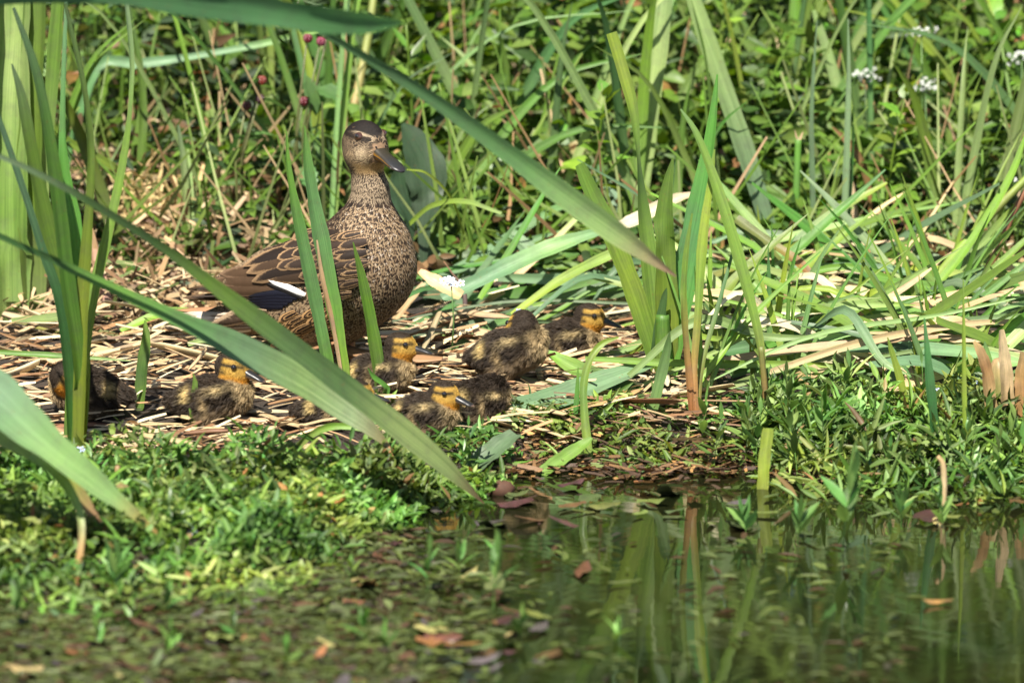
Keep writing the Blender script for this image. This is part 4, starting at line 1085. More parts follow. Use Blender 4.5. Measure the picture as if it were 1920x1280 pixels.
# broken reed stump at the right edge
st = plant('reed_stump', 'thick broken brown reed stump with splintered top near purple flowers', 'stump', [
    ('stem', [(1880, 800, 58), (1878, 740, 54), (1874, 690, 40), (1872, 672, 18)], [(.25, .17, .06), OLV, TAN], dict(stalk=True)),
    ('splinter', [(1888, 760, 26), (1885, 690, 24), (1880, 650, 18), (1877, 618, 10)], [TAN, PALE, PALE], dict(Y0=-.235, mat='straw')),
    ('splinter', [(1858, 770, 24), (1850, 700, 22), (1838, 660, 18), (1826, 640, 6)], [TAN, BRN, TAN], dict(Y0=-.235, mat='straw')),
    ('splinter', [(1912, 800, 30), (1916, 720, 26), (1920, 660, 12)], [(.3, .16, .06), (.35, .2, .08), TAN], dict(Y0=-.22, mat='straw'))])
# big dock leaf behind the head
plant('dock_plant', 'large dull blue green dock leaf standing behind the hen bill', 'plant', [
    ('leaf', [(792, 520, 10), (796, 425, 30), (800, 370, 66), (795, 310, 82), (775, 262, 50), (755, 232, 10)], [(.03, .065, .03), (.045, .085, .045), (.04, .085, .04)], dict(tilt=18, twist=25, fold=.1, Y0=.46, dy=.04)),
    ('leaf', [(775, 520, 10), (770, 420, 16), (762, 380, 60), (752, 340, 50), (748, 310, 8)], [(.03, .06, .03), (.04, .08, .04)], dict(tilt=35, fold=.06, Y0=.47, dy=.02))])
# ================================================================ leaves by the thousand
LT = np.array([(0, 0, 0), (.3, 0, -.03), (.68, 0, -.02), (1, 0, -.08), (.3, -.5, .06), (.68, -.36, .03), (.3, .5, .06), (.68, .36, .03)])
LF = [(0, 4, 1), (0, 1, 6), (4, 5, 2, 1), (1, 2, 7, 6), (5, 3, 2), (2, 3, 7)]
LUV = np.array([(.5, 0), (.5, .3), (.5, .7), (.5, 1), (0, .3), (.15, .7), (1, .3), (.85, .7)])
def frames(d, up):
    X = nrm(d); Yv = nrm(np.cross(up, X)); Z = np.cross(X, Yv)
    return X, Yv, Z
def scatter(name, pts, d, up, L, W, cols, mat, label, cat, parent=None, template=None):
    T, Fs, U = template or (LT, LF, LUV)
    n = len(pts); X, Yv, Z = frames(d, up)
    V = pts[:, None] + T[None, :, :1] * (X * L[:, None])[:, None] + T[None, :, 1:2] * (Yv * W[:, None])[:, None] + T[None, :, 2:] * (Z * L[:, None])[:, None]
    m = len(T)
    F = []
    base = np.arange(n) * m
    for f in Fs: F += (base[:, None] + np.array(f)[None]).tolist()
    me = mesh(name, V.reshape(-1, 3), F, mat, np.repeat(cols, m, 0), np.tile(U, (n, 1)))
    o = obj(name, me, parent)
    if parent is None: tag(o, label, cat, kind='stuff')
    else: o['kind'] = 'stuff'
    return o
def rdir(n, zlo, zhi):
    a = rng.uniform(0, 2 * math.pi, n); z = rng.uniform(zlo, zhi, n); r = np.sqrt(1 - z * z)
    return np.stack([r * np.cos(a), r * np.sin(a), z], 1)
def pick(pal, wts, n, v=.25):
    pal = np.array(pal); k = rng.choice(len(pal), n, p=np.array(wts) / sum(wts))
    return pal[k] * rng.uniform(1 - v, 1 + v, (n, 1))
def vnoise(x, y, s=0):
    return .5 + .25 * (np.sin(x * 9.1 + s + 2 * np.sin(y * 5.3 + s)) + np.sin(y * 11.7 - 1.7 * s + 2.3 * np.sin(x * 6.1))) 

# ---- undergrowth covering the bank behind
n = 46000
X_ = rng.uniform(-1.35, 1.35, n); Y_ = .42 + 2.1 * rng.random(n) ** 1.15
px_ = X_ / S / (1 + Y_ / 8) + 960
top = (.05 + .20 * smooth(.42, 1.1, Y_) + .16 * smooth(1.0, 2.4, Y_)) * (.55 + .9 * vnoise(X_ * 2, Y_ * 2, 1))
siz = .6 + .9 * vnoise(X_ * 1.3, Y_ * 1.9, 11)
keep = rng.random(n) < np.where(px_ < 560, .42 + .5 * (vnoise(X_, Y_, 3) > .52), 1.0) * (.34 + .8 * (vnoise(X_ * 1.7, Y_ * 1.4, 5) > .38))
X_, Y_, top, px_, siz = X_[keep], Y_[keep], top[keep], px_[keep], siz[keep]; n = len(X_)
Z_ = hgt(X_, Y_) + top * rng.random(n) ** .55
cl = pick([(.085, .175, .02), (.12, .22, .025), (.045, .105, .018), (.17, .26, .05), (.08, .14, .05), (.34, .20, .06), (.30, .15, .06)], [28, 32, 16, 18, 7, 1.2, 1.2], n)
low = (Z_ - hgt(X_, Y_)) < .045
dead = low & (rng.random(n) < .5)
cl[dead] = pick([(.28, .17, .08), (.2, .11, .05), (.4, .28, .15)], [3, 3, 2], dead.sum())
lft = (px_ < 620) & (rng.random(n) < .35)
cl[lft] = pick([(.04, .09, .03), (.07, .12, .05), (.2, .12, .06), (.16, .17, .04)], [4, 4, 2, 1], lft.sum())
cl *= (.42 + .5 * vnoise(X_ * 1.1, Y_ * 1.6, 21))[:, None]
scatter('undergrowth', np.stack([X_, Y_, Z_], 1), rdir(n, -.5, .6), nrm(rng.normal(0, .7, (n, 3)) + np.array([0, -.6, .7])), rng.uniform(.018, .05, n) * siz, rng.uniform(.007, .02, n) * siz, cl, M['herb_c'], 'dense mass of small green leaves covering the bank behind', 'undergrowth')

n = 2600; xx = rng.uniform(-1.2, 1.2, n); yy = .45 + 1.7 * rng.random(n); hh = rng.uniform(.08, .30, n)
V_T = (np.array([(0, -.5, 0), (0, .5, 0), (.5, -.4, .05), (.5, .4, .05), (1, -.2, .0), (1, .2, .0)]), [(0, 2, 3, 1), (2, 4, 5, 3)], np.array([(0, 0), (1, 0), (0, 1.5), (1, 1.5), (0, 3), (1, 3)]))
scatter('undergrowth_stems', np.stack([xx, yy, hgt(xx, yy)], 1), nrm(np.stack([rng.normal(0, .7, n), rng.normal(0, .4, n), np.ones(n)], 1)), nrm(rng.normal(0, .3, (n, 3)) + np.array([0, -1, .0])), hh, rng.uniform(.0025, .007, n), pick([(.16, .24, .05), (.11, .2, .03), (.22, .27, .1), (.27, .17, .08), (.36, .26, .14)], [4, 4, 2, 1.5, 1.2], n), M['herb_c'], 'thin upright stems and grass standing through the bank undergrowth', 'undergrowth', template=V_T)

# ---- herb plants on the bank, each with its own stem and leaves
def leaf_mesh(name, sides, fold=.12, droop=.15):
    """unit leaf from an outline of (x, half width)"""
    V = []; UV = []; F = []
    for x, w_ in sides:
        z = -droop * x * x
        V += [(x, -w_, z + fold * w_), (x, 0, z), (x, w_, z + fold * w_)]; UV += [(.5 - w_, x), (.5, x), (.5 + w_, x)]
    for i in range(len(sides) - 1):
        a = i * 3; F += [(a, a + 3, a + 4, a + 1), (a + 1, a + 4, a + 5, a + 2)]
    return mesh(name, V, F, M['herb'], None, np.array(UV))
LM = [leaf_mesh('ovate_leaf', [(0, .02), (.12, .02), (.2, .2), (.4, .32), (.6, .27), (.8, .14), (1, .01)]),
      leaf_mesh('ovate_leaf', [(0, .02), (.15, .14), (.3, .30), (.42, .26), (.5, .31), (.62, .2), (.7, .24), (.82, .1), (1, .01)], .2, .25),
      leaf_mesh('lance_leaf', [(0, .03), (.2, .10), (.45, .15), (.7, .11), (.88, .05), (1, .005)], .25, .3),
      leaf_mesh('lance_leaf', [(0, .03), (.25, .12), (.5, .14), (.75, .08), (1, .005)], .3, -.1),
      leaf_mesh('lobed_leaf', [(0, .02), (.1, .05), (.16, .26), (.26, .12), (.34, .36), (.46, .16), (.54, .32), (.68, .12), (.76, .2), (.88, .06), (1, .01)], .12, .2)]
SM = []
for k in range(6):
    a, b_ = rng.uniform(-.25, .25, 2)
    zz = np.linspace(0, 1, 8); pts = np.stack([a * zz**2, b_ * zz**2, zz], 1)
    V, F = tube(pts, np.interp(zz, [0, 1], [.011, .005]), 5)
    SM.append((mesh('herb_stem', V, F, M['herb'], None, np.stack([np.tile(np.linspace(0, 1, 5), 8), np.repeat(zz, 5)], 1)), a, b_))
def herb(name, label, group, base, h, nleaf, kinds, ll, colr, up0=.15, parent_cat='herb', lean=0., t0=.2):
    sm, a, b_ = SM[rng.integers(6)]
    root = empty(name, base, label, parent_cat, group)
    root.rotation_euler = (0, 0, 0)
    s_ = obj('stem', sm, root); s_.scale = (h, h, h); s_.color = (colr[0] * 1.2, colr[1] * 1.1, colr[2], 1)
    az = rng.uniform(0, 6.28)
    for i in range(nleaf):
        t = t0 + (1 - t0) * (i // 2 + .5) / math.ceil(nleaf / 2) if i < nleaf - 1 else 1.
        l = obj('leaf', LM[kinds[rng.integers(len(kinds))]], root)
        l.location = (a * t * t * h, b_ * t * t * h, t * h)
        yaw = az + (i // 2) * 1.45 + (math.pi if i % 2 else 0) + rng.normal(0, .3)
        el = up0 + .9 * t ** 3 + rng.normal(0, .2)
        l.rotation_euler = (rng.normal(0, .3), -el, yaw)
        q = ll * rng.uniform(.75, 1.2) * (1 - .45 * t ** 2)
        l.scale = (q, q, q)
        v = rng.uniform(.75, 1.3)
        l.color = (colr[0] * v * rng.uniform(.85, 1.15), colr[1] * v, colr[2] * v, 1)
    return root
HG = [((.125, .235, .025), [0, 1], .05, 'bright green herb with toothed oval leaves among the bank undergrowth', 'toothed leaf herbs on the bank'),
      ((.095, .19, .025), [2, 3], .062, 'mid green herb with narrow lance leaves among the bank undergrowth', 'lance leaf herbs on the bank'),
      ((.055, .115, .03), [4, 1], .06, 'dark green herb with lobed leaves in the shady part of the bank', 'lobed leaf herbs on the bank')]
for i in range(84):
    x0 = rng.uniform(-.75, .75); y0 = .5 + 1.3 * rng.random()
    px0 = x0 / S / (1 + y0 / 8) + 960
    if 330 < px0 < 1000 and y0 < .62: y0 += .2
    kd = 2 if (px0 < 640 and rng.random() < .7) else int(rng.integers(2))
    c, kinds, ll, lb, gp = HG[kd]
    base = (x0, y0, float(hgt(x0, y0)) - .005)
    wh = ('behind the hen' if x0 < -.1 else 'behind the broad clump' if x0 < .3 else 'behind the flattened heap'); hh_ = rng.uniform(.13, .30) * (1 + .3 * (y0 - .5)); wh = ('tall ' if hh_ > .27 else 'low ' if hh_ < .19 else '') + lb.replace('among the bank undergrowth', wh).replace('in the shady part of the bank', wh)
    herb('leafy_herb', wh, wh, base, hh_, int(rng.integers(16, 25)), kinds, ll, np.array(c) * rng.uniform(.5, 1.05))

# ---- unseen tall shrubs, added so the pond reflects green instead of sky
for i, (x0, y0, hh, rr_, c) in enumerate(((-1.3, 2.7, 2.6, .85, (.05, .10, .02)), (-.35, 2.9, 2.9, .9, (.06, .12, .018)), (.5, 2.75, 2.8, .9, (.07, .14, .02)), (1.3, 2.9, 2.9, .9, (.055, .12, .02)), (.08, 3.3, 3.0, .9, (.06, .12, .02)), (.92, 3.3, 3.0, .9, (.05, .11, .02)), (-.85, 3.3, 3.0, .9, (.05, .1, .02)))):
    lb = ('dark unseen bush added for the reflection behind the pale reeds', 'unseen bush added for the reflection behind the hen', 'light green unseen bush added for the reflection behind the broad reed clump', 'unseen bush added for the reflection behind the white flowers', 'deep green unseen bush added farther back behind the hen bill', 'deep green unseen bush added farther back behind the flattened heap', 'deep green unseen bush added farther back behind the leaf fan')[i]
    zb = float(hgt(x0, y0)); root = empty('unseen_shrub', (x0, y0, zb), lb, 'unseen_shrub')
    V, F = tube([(0, 0, -.05), (.03, 0, .4), (-.04, .02, .8), (.05, 0, 1.2)], [.03, .024, .016, .006]); obj('trunk', mesh('trunk', V, F, M['bark'], np.tile([.12, .08, .05], (len(V), 1)), np.zeros((len(V), 2))), root)
    n = 15000; dd = rdir(n, -.9, 1.) * (rng.random(n) ** .45)[:, None]; dd *= (.75 + .5 * vnoise(dd[:, 0] * 1.3 + i, dd[:, 2] * 1.2, i))[:, None]
    p_ = np.stack([dd[:, 0] * rr_, dd[:, 1] * .45, hh * .52 + dd[:, 2] * hh * .55], 1); p_ = p_[p_[:, 2] > .02]; n = len(p_)
    scatter('crown', p_, rdir(n, -.7, .5), nrm(rng.normal(0, .5, (n, 3)) + np.array([0, -.4, .9])), rng.uniform(.04, .09, n), rng.uniform(.02, .04, n), np.array(c)[None] * rng.uniform(.6, 1.5, (n, 1)), M['herb_c'], None, None, root)

# ---- loose reed leaves standing among the herbs
for i in range(112):
    x0 = rng.uniform(-.3, .78) if i > 50 else rng.uniform(-.72, .78); y0 = rng.uniform(.5, 1.5)
    nk = int(rng.integers(1, 4)); hs = rng.uniform(.2, .62)
    lb_ = '%s reed shoot of %s standing in the herbs %s' % ('tall' if hs > .4 else 'short' if hs < .3 else 'medium', ('one leaf', 'two leaves', 'three leaves')[nk - 1], 'behind the hen tail' if x0 < -.35 else 'behind the hen' if x0 < -.1 else 'behind the preening duckling' if x0 < .1 else 'behind the broad clump' if x0 < .3 else 'behind the flattened heap')
    root = empty('reed_shoot', (x0, y0, float(hgt(x0, y0)) - .01), lb_, 'reed', lb_)
    for k in range(nk):
        h = hs * rng.uniform(.75, 1.); a = rng.normal(0, .55); b_ = rng.normal(0, .2); w_ = rng.uniform(7, 24) * S
        P3 = [np.array([0, 0, 0.]), np.array([a * h * .28, b_ * h * .2, h * .4]), np.array([a * h * .65, b_ * h * .5, h * .78]), np.array([a * h * 1.1, b_ * h, h * (1.0 - abs(a) * .12)])]
        cc = np.array([GY, GM, GM, GP, GB][rng.integers(5)]) * rng.uniform(.55, 1.)
        V, F, UV, C_ = blade_geo(P3, [w_, w_ * 1.1, w_ * .7, .0005], [np.array(GP), cc, cc], tilt=rng.uniform(0, 40), n=14)
        obj('leaf', mesh('leaf', V, F, M['blade'], C_, UV), root)

# ---- random flattened leaves filling the pile at right and behind the hen
FL = [('flattened grey green reed leaf in the heap right of the broad clump', 'flattened leaves in the heap', 'fallen_reed_leaf', 'leaf', [GR, GM, GY, GP, GP, GM], 'blade'),
      ('flattened tan dead reed leaf in the heap right of the broad clump', 'dead leaves in the heap', 'dead_reed_leaf', 'leaf', [TAN, PALE, (.4, .3, .16), WHT], 'straw'),
      ('flattened grey green leaf on the ground behind hen and brood', 'flattened leaves behind the brood', 'fallen_reed_leaf', 'leaf', [GR, GR, GB, GM], 'blade')]
for kind, cnt in ((0, 104), (1, 44), (2, 24)):
    lb, gp, nm, ct, pal, mt = FL[kind]
    for i in range(cnt):
        if kind < 2:
            pxx = rng.uniform(1270, 1960); Yy = rng.uniform(-.1, .48)
        else:
            pxx = rng.uniform(800, 1250); Yy = rng.uniform(.2, .5)
        x0 = (pxx - 960) * S; l = rng.uniform(.16, .46); th = rng.normal(0, .8) if kind < 2 else rng.normal(.35, .3)
        dx, dy_ = math.cos(th) * l, math.sin(th) * l * .8
        hz = (.02 + .06 * rng.random() * (1 - abs(pxx - 1600) / 500)) if kind < 2 else .012 + .03 * rng.random()
        rise = rng.normal(0, .42) * l * (1, .4, .4)[kind] + .02
        pts = []; hump = rng.uniform(0, .016)
        for t in (0, .35, .7, 1):
            xx, yy = x0 + dx * (t - .5), Yy + dy_ * (t - .5)
            pts.append(np.array([xx, yy, float(hgt(xx, yy)) + hz + rise * (t - .5) + hump * math.sin(math.pi * t)]))
        if rng.random() < .12: pts[1][2] += rng.uniform(.02, .05); pts[2][1] += rng.normal(0, .02)
        for q in pts: q[2] = max(q[2], float(hgt(q[0], q[1])) + .004)
        w_ = rng.uniform(6, 24) * S
        c0, c1 = pal[rng.integers(len(pal))], pal[rng.integers(len(pal))]
        slope = 'sloping up right' if rise > .035 else 'sloping down right' if rise < -.02 else 'lying level'
        cn = 'tan' if kind == 1 else ('yellow green' if c0 is GY or c1 is GY else 'pale green' if c0 is GP else 'grey green' if c0 is GR else 'deep green')
        lb2 = '%s %s %s reed leaf %s %s' % ('wide' if w_ > 20 * S else 'narrow', 'long' if l > .22 else 'short', cn, slope, 'behind the brood' if kind == 2 else 'low in the flattened heap' if Yy < .15 else 'at the back of the flattened heap')
        g = blade_geo(pts, [w_ * rng.uniform(.05, .7), w_, w_ * .85, w_ * rng.uniform(.02, .3)], [c0, c0, c1], tilt=rng.uniform(10, 60), twist=rng.uniform(-25, 25), n=14)
        place(nm, g, None, M[mt], lb2, ct, lb2)

for i in range(44):
    pxx = rng.uniform(1275, 1930); y0 = rng.uniform(-.12, .42); x0 = (pxx - 960) * S
    wh = 'at the back of the flattened heap' if y0 > .15 else 'in front of the flattened heap'
    nk = int(rng.integers(1, 4)); hs = rng.uniform(.08, .24)
    lb_ = '%s green shoot of %s growing up %s' % ('tall' if hs > .19 else 'low' if hs < .13 else 'medium', ('one blade', 'two blades', 'three blades')[nk - 1], wh)
    root = empty('reed_shoot', (x0, y0, float(hgt(x0, y0)) - .01), lb_, 'reed', lb_)
    for k in range(nk):
        h = hs * rng.uniform(.75, 1.); a = rng.normal(0, .5); b_ = rng.normal(0, .2); w_ = rng.uniform(5, 12) * S
        a *= .8; P3 = [np.array([0, 0, 0.]), np.array([a * h * .34, b_ * h * .3, h * .4]), np.array([a * h * .72, b_ * h * .6, h * .75]), np.array([a * h * 1.05, b_ * h, h])]
        cc = [GY, GM, GM, GB][rng.integers(4)]
        V, F, UV, C_ = blade_geo(P3, [w_, w_ * 1.1, w_ * .7, .0005], [np.array(GP), cc, cc], tilt=rng.uniform(0, 40), n=14)
        obj('leaf', mesh('leaf', V, F, M['blade'], C_, UV), root)

# ---- straw
STM = []
for k in range(9):
    t = np.linspace(0, 1, 7); b1 = rng.normal(0, .05); b2 = abs(rng.normal(0, .04))
    c = np.stack([t - .5, b1 * np.sin(math.pi * t) + (rng.normal(0, .03) * np.maximum(t - .5, 0)), b2 * np.sin(math.pi * t)], 1)
    V = []; UV = []
    for i in range(7):
        wq = 1. if 0 < i < 6 else rng.uniform(.3, 1)
        for (yy, zz) in ((-.5, 0), (0, .28), (.5, .05), (0, -.15)):
            V.append(c[i] * np.array([1, 6, 0]) * np.array([1, 1, 1]) + np.array([0, yy * wq, zz * wq + c[i, 2] * 4])); UV.append((yy + .5, t[i] * 3))
    F = []
    for i in range(6):
        for q in range(4): F.append((i * 4 + q, i * 4 + (q + 1) % 4, (i + 1) * 4 + (q + 1) % 4, (i + 1) * 4 + q))
    F += [(3, 2, 1, 0), (24, 25, 26, 27)]
    STM.append(mesh('straw_stem', V, F, M['straw_o'], None, np.array(UV)))
SP = [(.39, .29, .16), (.47, .37, .22), (.29, .185, .095), (.52, .44, .29), (.18, .095, .045), (.35, .20, .095)]
SPN = ['straw coloured', 'pale cream', 'tan', 'bleached whitish', 'brown', 'orange tan']
def straw_xy(n, wide):
    px_ = rng.uniform(-40, 1330, n); Y_ = rng.uniform(-.24 - .15 * (px_ < 560), .34, n)
    return (px_ - 960) * S, Y_
sx, sy_ = straw_xy(295, 0)
for i in range(295):
    x0, y0 = sx[i], sy_[i]
    o = obj('straw_stem', STM[rng.integers(9)])
    big = rng.random() < .58; l = (rng.uniform(110, 310) if big else rng.uniform(40, 120)) * S; w_ = (rng.uniform(13, 26) if big else rng.uniform(5, 12)) * S
    o.scale = (l, w_, w_ * (.45 if big else .8))
    z0 = float(hgt(x0, y0)); zz = rng.random() ** 1.5 * (.035 if abs(x0 + .2) < .25 else .022)
    if math.hypot(x0 + .2, (y0 - .02)) < .2: zz += .012 * rng.random()
    near = any(abs(x0 - a) < .085 + l * .4 and -.13 < y0 - b < .06 for a, b in DUCKS)
    if near: zz = min(zz, .004)
    o.location = (x0, y0, z0 + .004 + zz)
    o.rotation_euler = (rng.normal(.25, .35), rng.normal(0, .16), rng.normal(0.1, .75) + (math.pi if rng.random() < .5 else 0))
    if near: o.rotation_euler[1] *= .25
    ci = rng.choice(6, p=[.25, .27, .15, .17, .07, .09]); c = np.array(SP[ci])
    o.color = (*c, 1)
    wh = ('among the ducklings' if y0 < 0 and x0 > -.2 else 'before the hen tail' if y0 < 0 and x0 > -.42 else 'around the leaf fan' if y0 < 0 else 'under the hen' if -.42 < x0 < -.1 and y0 < .12 else 'behind the brood' if x0 > -.1 else 'behind the hen tail')
    lb_ = '%s %s reed straw lying %s' % ('long broad' if big else ('short thin' if l < 75 * S else 'long thin'), SPN[ci], wh)
    tag(o, lb_, 'straw', lb_)
n = 1700; xx, yy = straw_xy(n, 1)
dd = nrm(np.stack([np.ones(n), rng.normal(0, .8, n), rng.normal(0, .22, n)], 1))
ST_T = (np.array([(0, -.5, 0), (0, .5, 0), (.5, -.5, .03), (.5, .5, .03), (1, -.4, 0), (1, .4, 0)]), [(0, 2, 3, 1), (2, 4, 5, 3)], np.array([(0, 0), (1, 0), (0, 1.5), (1, 1.5), (0, 3), (1, 3)]))
scatter('straw_litter', np.stack([xx, yy, hgt(xx, yy) + .003 + .016 * rng.random(n)], 1), dd, nrm(rng.normal(0, .4, (n, 3)) + np.array([0, -.2, 1])), rng.uniform(.016, .08, n), rng.uniform(.0015, .006, n), pick(SP + [(.12, .07, .04)], [25, 22, 18, 10, 10, 10, 14], n), M['straw'], 'fine broken straw and leaf crumbs covering the nest ground', 'litter', template=ST_T)
for i in range(16):
    pxx = rng.uniform(40, 1240); Yy = rng.uniform(-.16, .26); x0 = (pxx - 960) * S; l = rng.uniform(.08, .24); th = rng.normal(.1, .5)
    if any(abs(x0 - a) < .1 and -.16 < Yy - b < .1 for a, b in DUCKS): continue
    pts = [np.array([x0 + math.cos(th) * l * (t - .5), Yy + math.sin(th) * l * (t - .5), float(hgt(x0, Yy)) + .02 + rng.normal(0, .012) * (t - .5) + .006 * math.sin(3.14 * t)]) for t in (0, .35, .7, 1)]
    w_ = rng.uniform(7, 18) * S; c0 = [GR, GM, GP, GY][rng.integers(4)]
    lb_ = '%s green reed leaf lying on the nest straw %s' % ('wide' if w_ > 12 * S else 'narrow', 'right of the hen' if x0 > -.1 else 'by the hen' if x0 > -.35 else 'near the leaf fan')
    place('fallen_reed_leaf', blade_geo(pts, [w_ * .5, w_, w_ * .8, w_ * .1], [c0, c0, GP], tilt=rng.uniform(20, 50), n=14), None, M['blade'], lb_, 'leaf', lb_)
# dry grass tuft and litter in the shade on the left
n = 3600; xx = rng.uniform(-.68, -.30, n); yy = rng.uniform(.28, .95, n)
scatter('leaf_litter', np.stack([xx, yy, hgt(xx, yy) + .004 + .09 * rng.random(n) ** 2 * vnoise(xx * 3, yy * 3, 2)], 1), nrm(np.stack([rng.normal(0, 1, n), rng.normal(0, .6, n), rng.normal(.1, .6, n)], 1)), nrm(rng.normal(0, .6, (n, 3)) + np.array([0, -.5, .8])), rng.uniform(.012, .05, n), rng.uniform(.002, .007, n), pick([(.40, .28, .16), (.28, .17, .09), (.16, .09, .05), (.5, .38, .24), (.09, .12, .03)], [4, 4, 4, 2, 2], n), M['straw'], 'brown dead stems and leaf litter in the shade behind the leaf fan', 'litter', template=ST_T)
root = empty('dry_grass', G(285, 470), 'fluffy beige dried grass tuft behind the left hen wing', 'grass tuft')
n = 420; aa = rng.normal(0, 1, (n, 3)) * np.array([.030, .03, .025]) + np.array([0, 0, .05])
scatter('seed_head', aa, nrm(np.stack([rng.normal(-.3, .7, n), rng.normal(0, .5, n), rng.normal(.6, .5, n)], 1)), nrm(rng.normal(0, 1, (n, 3))), rng.uniform(.01, .028, n), rng.uniform(.002, .005, n), pick([(.52, .38, .19), (.45, .3, .14)], [1, 1], n), M['straw'], None, None, root, ST_T)
for k in range(5):
    V, F = tube([(0, 0, -.01), (rng.normal(0, .01), 0, .04), (rng.normal(0, .03), 0, .09)], [.0015, .0012, .0008], 5)
    obj('stem', mesh('stem', V, F, M['straw'], np.tile(TAN, (len(V), 1)), np.zeros((len(V), 2))), root)

# ---- ground cover at the water's edge
def cover(name, n, fx, ylo, yhi, zmax, Lr, Wr, pal, wts, label, upz=(.0, .9), gap=None):
    px_ = rng.uniform(fx[0], fx[1], n); x_ = (px_ - 960) * S; sh = shore(x_)
    y_ = (sh + ylo) + (yhi - (sh + ylo)) * rng.random(n)
    k = vnoise(x_ * 3, y_ * 3, 4) * 1.2 + .35 > rng.random(n) * (1. if gap is None else gap)
    # thin out where it meets open water
    k &= rng.random(n) < smooth(-.16, .10, y_ - sh) + .02
    x_, y_, sh = x_[k], y_[k], sh[k]; n = len(x_)
    zb = np.maximum(hgt(x_, y_), 0)
    z_ = zb + zmax * rng.random(n) ** .8 * (.15 + 1.2 * vnoise(x_ * 5, y_ * 4, 9)) * (.25 + .75 * smooth(-.1, .12, y_ - sh))
    return scatter(name, np.stack([x_, y_, z_], 1), rdir(n, *upz), nrm(rng.normal(0, .45, (n, 3)) + np.array([0, -.4, .9])), rng.uniform(*Lr, n) * np.where(rng.random(n) < .14, 2.1, 1.), rng.uniform(*Wr, n), pick(pal, wts, n, .4) * (.55 + .95 * vnoise(x_ * 2.2, y_ * 2.6, 13))[:, None] * np.stack([.75 + .6 * vnoise(x_ * 1.6, y_ * 3, 17), np.ones(n), np.ones(n)], 1), M['herb_c'], label, 'ground cover')
GC = [(.085, .165, .025), (.125, .215, .035), (.045, .10, .018), (.18, .27, .08), (.22, .14, .05)]
cover('ground_cover', 24000, (-120, 960), -.17, -.40, .046, (.009, .018), (.004, .008), GC, [6, 6, 4, 3, .4], 'low mat of small green leaves along the water under the diagonal leaves')
cover('ground_cover', 6200, (1400, 2040), -.16, -.13, .045, (.014, .028), (.004, .008), GC, [5, 5, 4, 4, .4], 'mat of pointed green shoots along the water under the flattened heap', (.1, .95))
cover('ground_cover', 4200, (700, 1480), -.03, -.12, .018, (.008, .018), (.004, .007), GC, [5, 5, 4, 2, .6], 'sparse small leaves on the mud below the broad reed clump', (.0, .8), 1.6)
# sprigs one can pick apart
for i in range(78):
    if i < 42: pxx, reg = rng.uniform(-20, 900), 0
    else: pxx, reg = rng.uniform(1300, 1930), 1
    x0 = (pxx - 960) * S; sh = float(shore(x0))
    y0 = rng.uniform(sh - .01, max(sh + .02, -.42)) if reg == 0 else rng.uniform(sh - .05, -.2)
    z0 = max(float(hgt(x0, y0)), 0); br = rng.uniform(.75, 1.3); sh_ = rng.uniform(0, 1)
    ds = ('tall ' if sh_ > .6 else 'short ' if sh_ < .3 else '') + ('pale' if br > 1.1 else 'dark' if br < .92 else 'fresh') + ' green '
    if reg == 0:
        herb('water_sprig', ds + 'leafy sprig in the low mat ' + ('at the water edge' if y0 < sh + .12 else 'toward the straw'), 'sprigs in the left mat', (x0, y0, z0 - .004), .035 + .04 * sh_, 9, [2, 3], rng.uniform(.018, .03), np.array((.095, .2, .045)) * br, .5, 'sprig')
    else:
        herb('water_sprig', ds + 'pointed sprig ' + ('at the waterline ' if y0 < sh + .03 else 'on the bank ') + ('left of the yellow stub' if pxx < 1430 else 'between yellow stub and hooked stem' if pxx < 1760 else 'below the broken stump'), 'sprigs in the right mat', (x0, y0, z0 - .004), .04 + .045 * sh_, 9, [2, 3], rng.uniform(.026, .042), np.array((.10, .18, .04)) * br, .7, 'sprig')
for (px0, py0, h, ll, lb) in ((1580, 1032, .10, .062, 'tall lance leaf sprig standing in open water before the mat'), (1495, 1020, .05, .04, 'small sprig in the water left of the tall water sprig'), (1400, 1000, .035, .035, 'low sprig in the water with brown floating leaf'), (1770, 1000, .05, .04, 'pair of leaf tips in the water under the hooked tan stem'),
                              (1690, 990, .045, .036, 'little sprig in the water between tall sprig and hooked stem'), (800, 1110, .06, .035, 'soft sprig in the weedy water under the diagonal leaf tip'), (925, 1140, .075, .04, 'loose sprig in weedy water with yellow stem base'), (310, 1150, .035, .035, 'single green sprig floating amid the weed carpet'), (30, 1180, .05, .04, 'green shoot in the weed carpet near the brown hanging tip'), (210, 1120, .05, .045, 'curved shoot rising from the weed carpet under the orange leaf tips')):
    d = ray(px0, py0); q = CAM + d * (CAM[2] / -d[2])
    herb('water_sprig', lb, None, (q[0], q[1], -.01), h, 8, [2, 3], ll, np.array((.10, .21, .05)) * rng.uniform(.85, 1.15), .9, 'sprig', t0=.35)

for k in range(16):
    px0, py0 = rng.uniform(20, 1250), rng.uniform(1060, 1250)
    d = ray(px0, py0); q = CAM + d * (CAM[2] / -d[2])
    herb('water_sprig', 'small sprout standing in the weed carpet %s' % ('below the orange leaf tips' if px0 < 400 else 'below the diagonal leaf tip' if px0 < 950 else 'at the edge of open water'), 'sprouts in the weed carpet', (q[0], q[1], -.01), rng.uniform(.02, .05), 6, [2, 3], rng.uniform(.02, .036), np.array((.10, .2, .04)) * rng.uniform(.8, 1.2), .8, 'sprig', t0=.35)

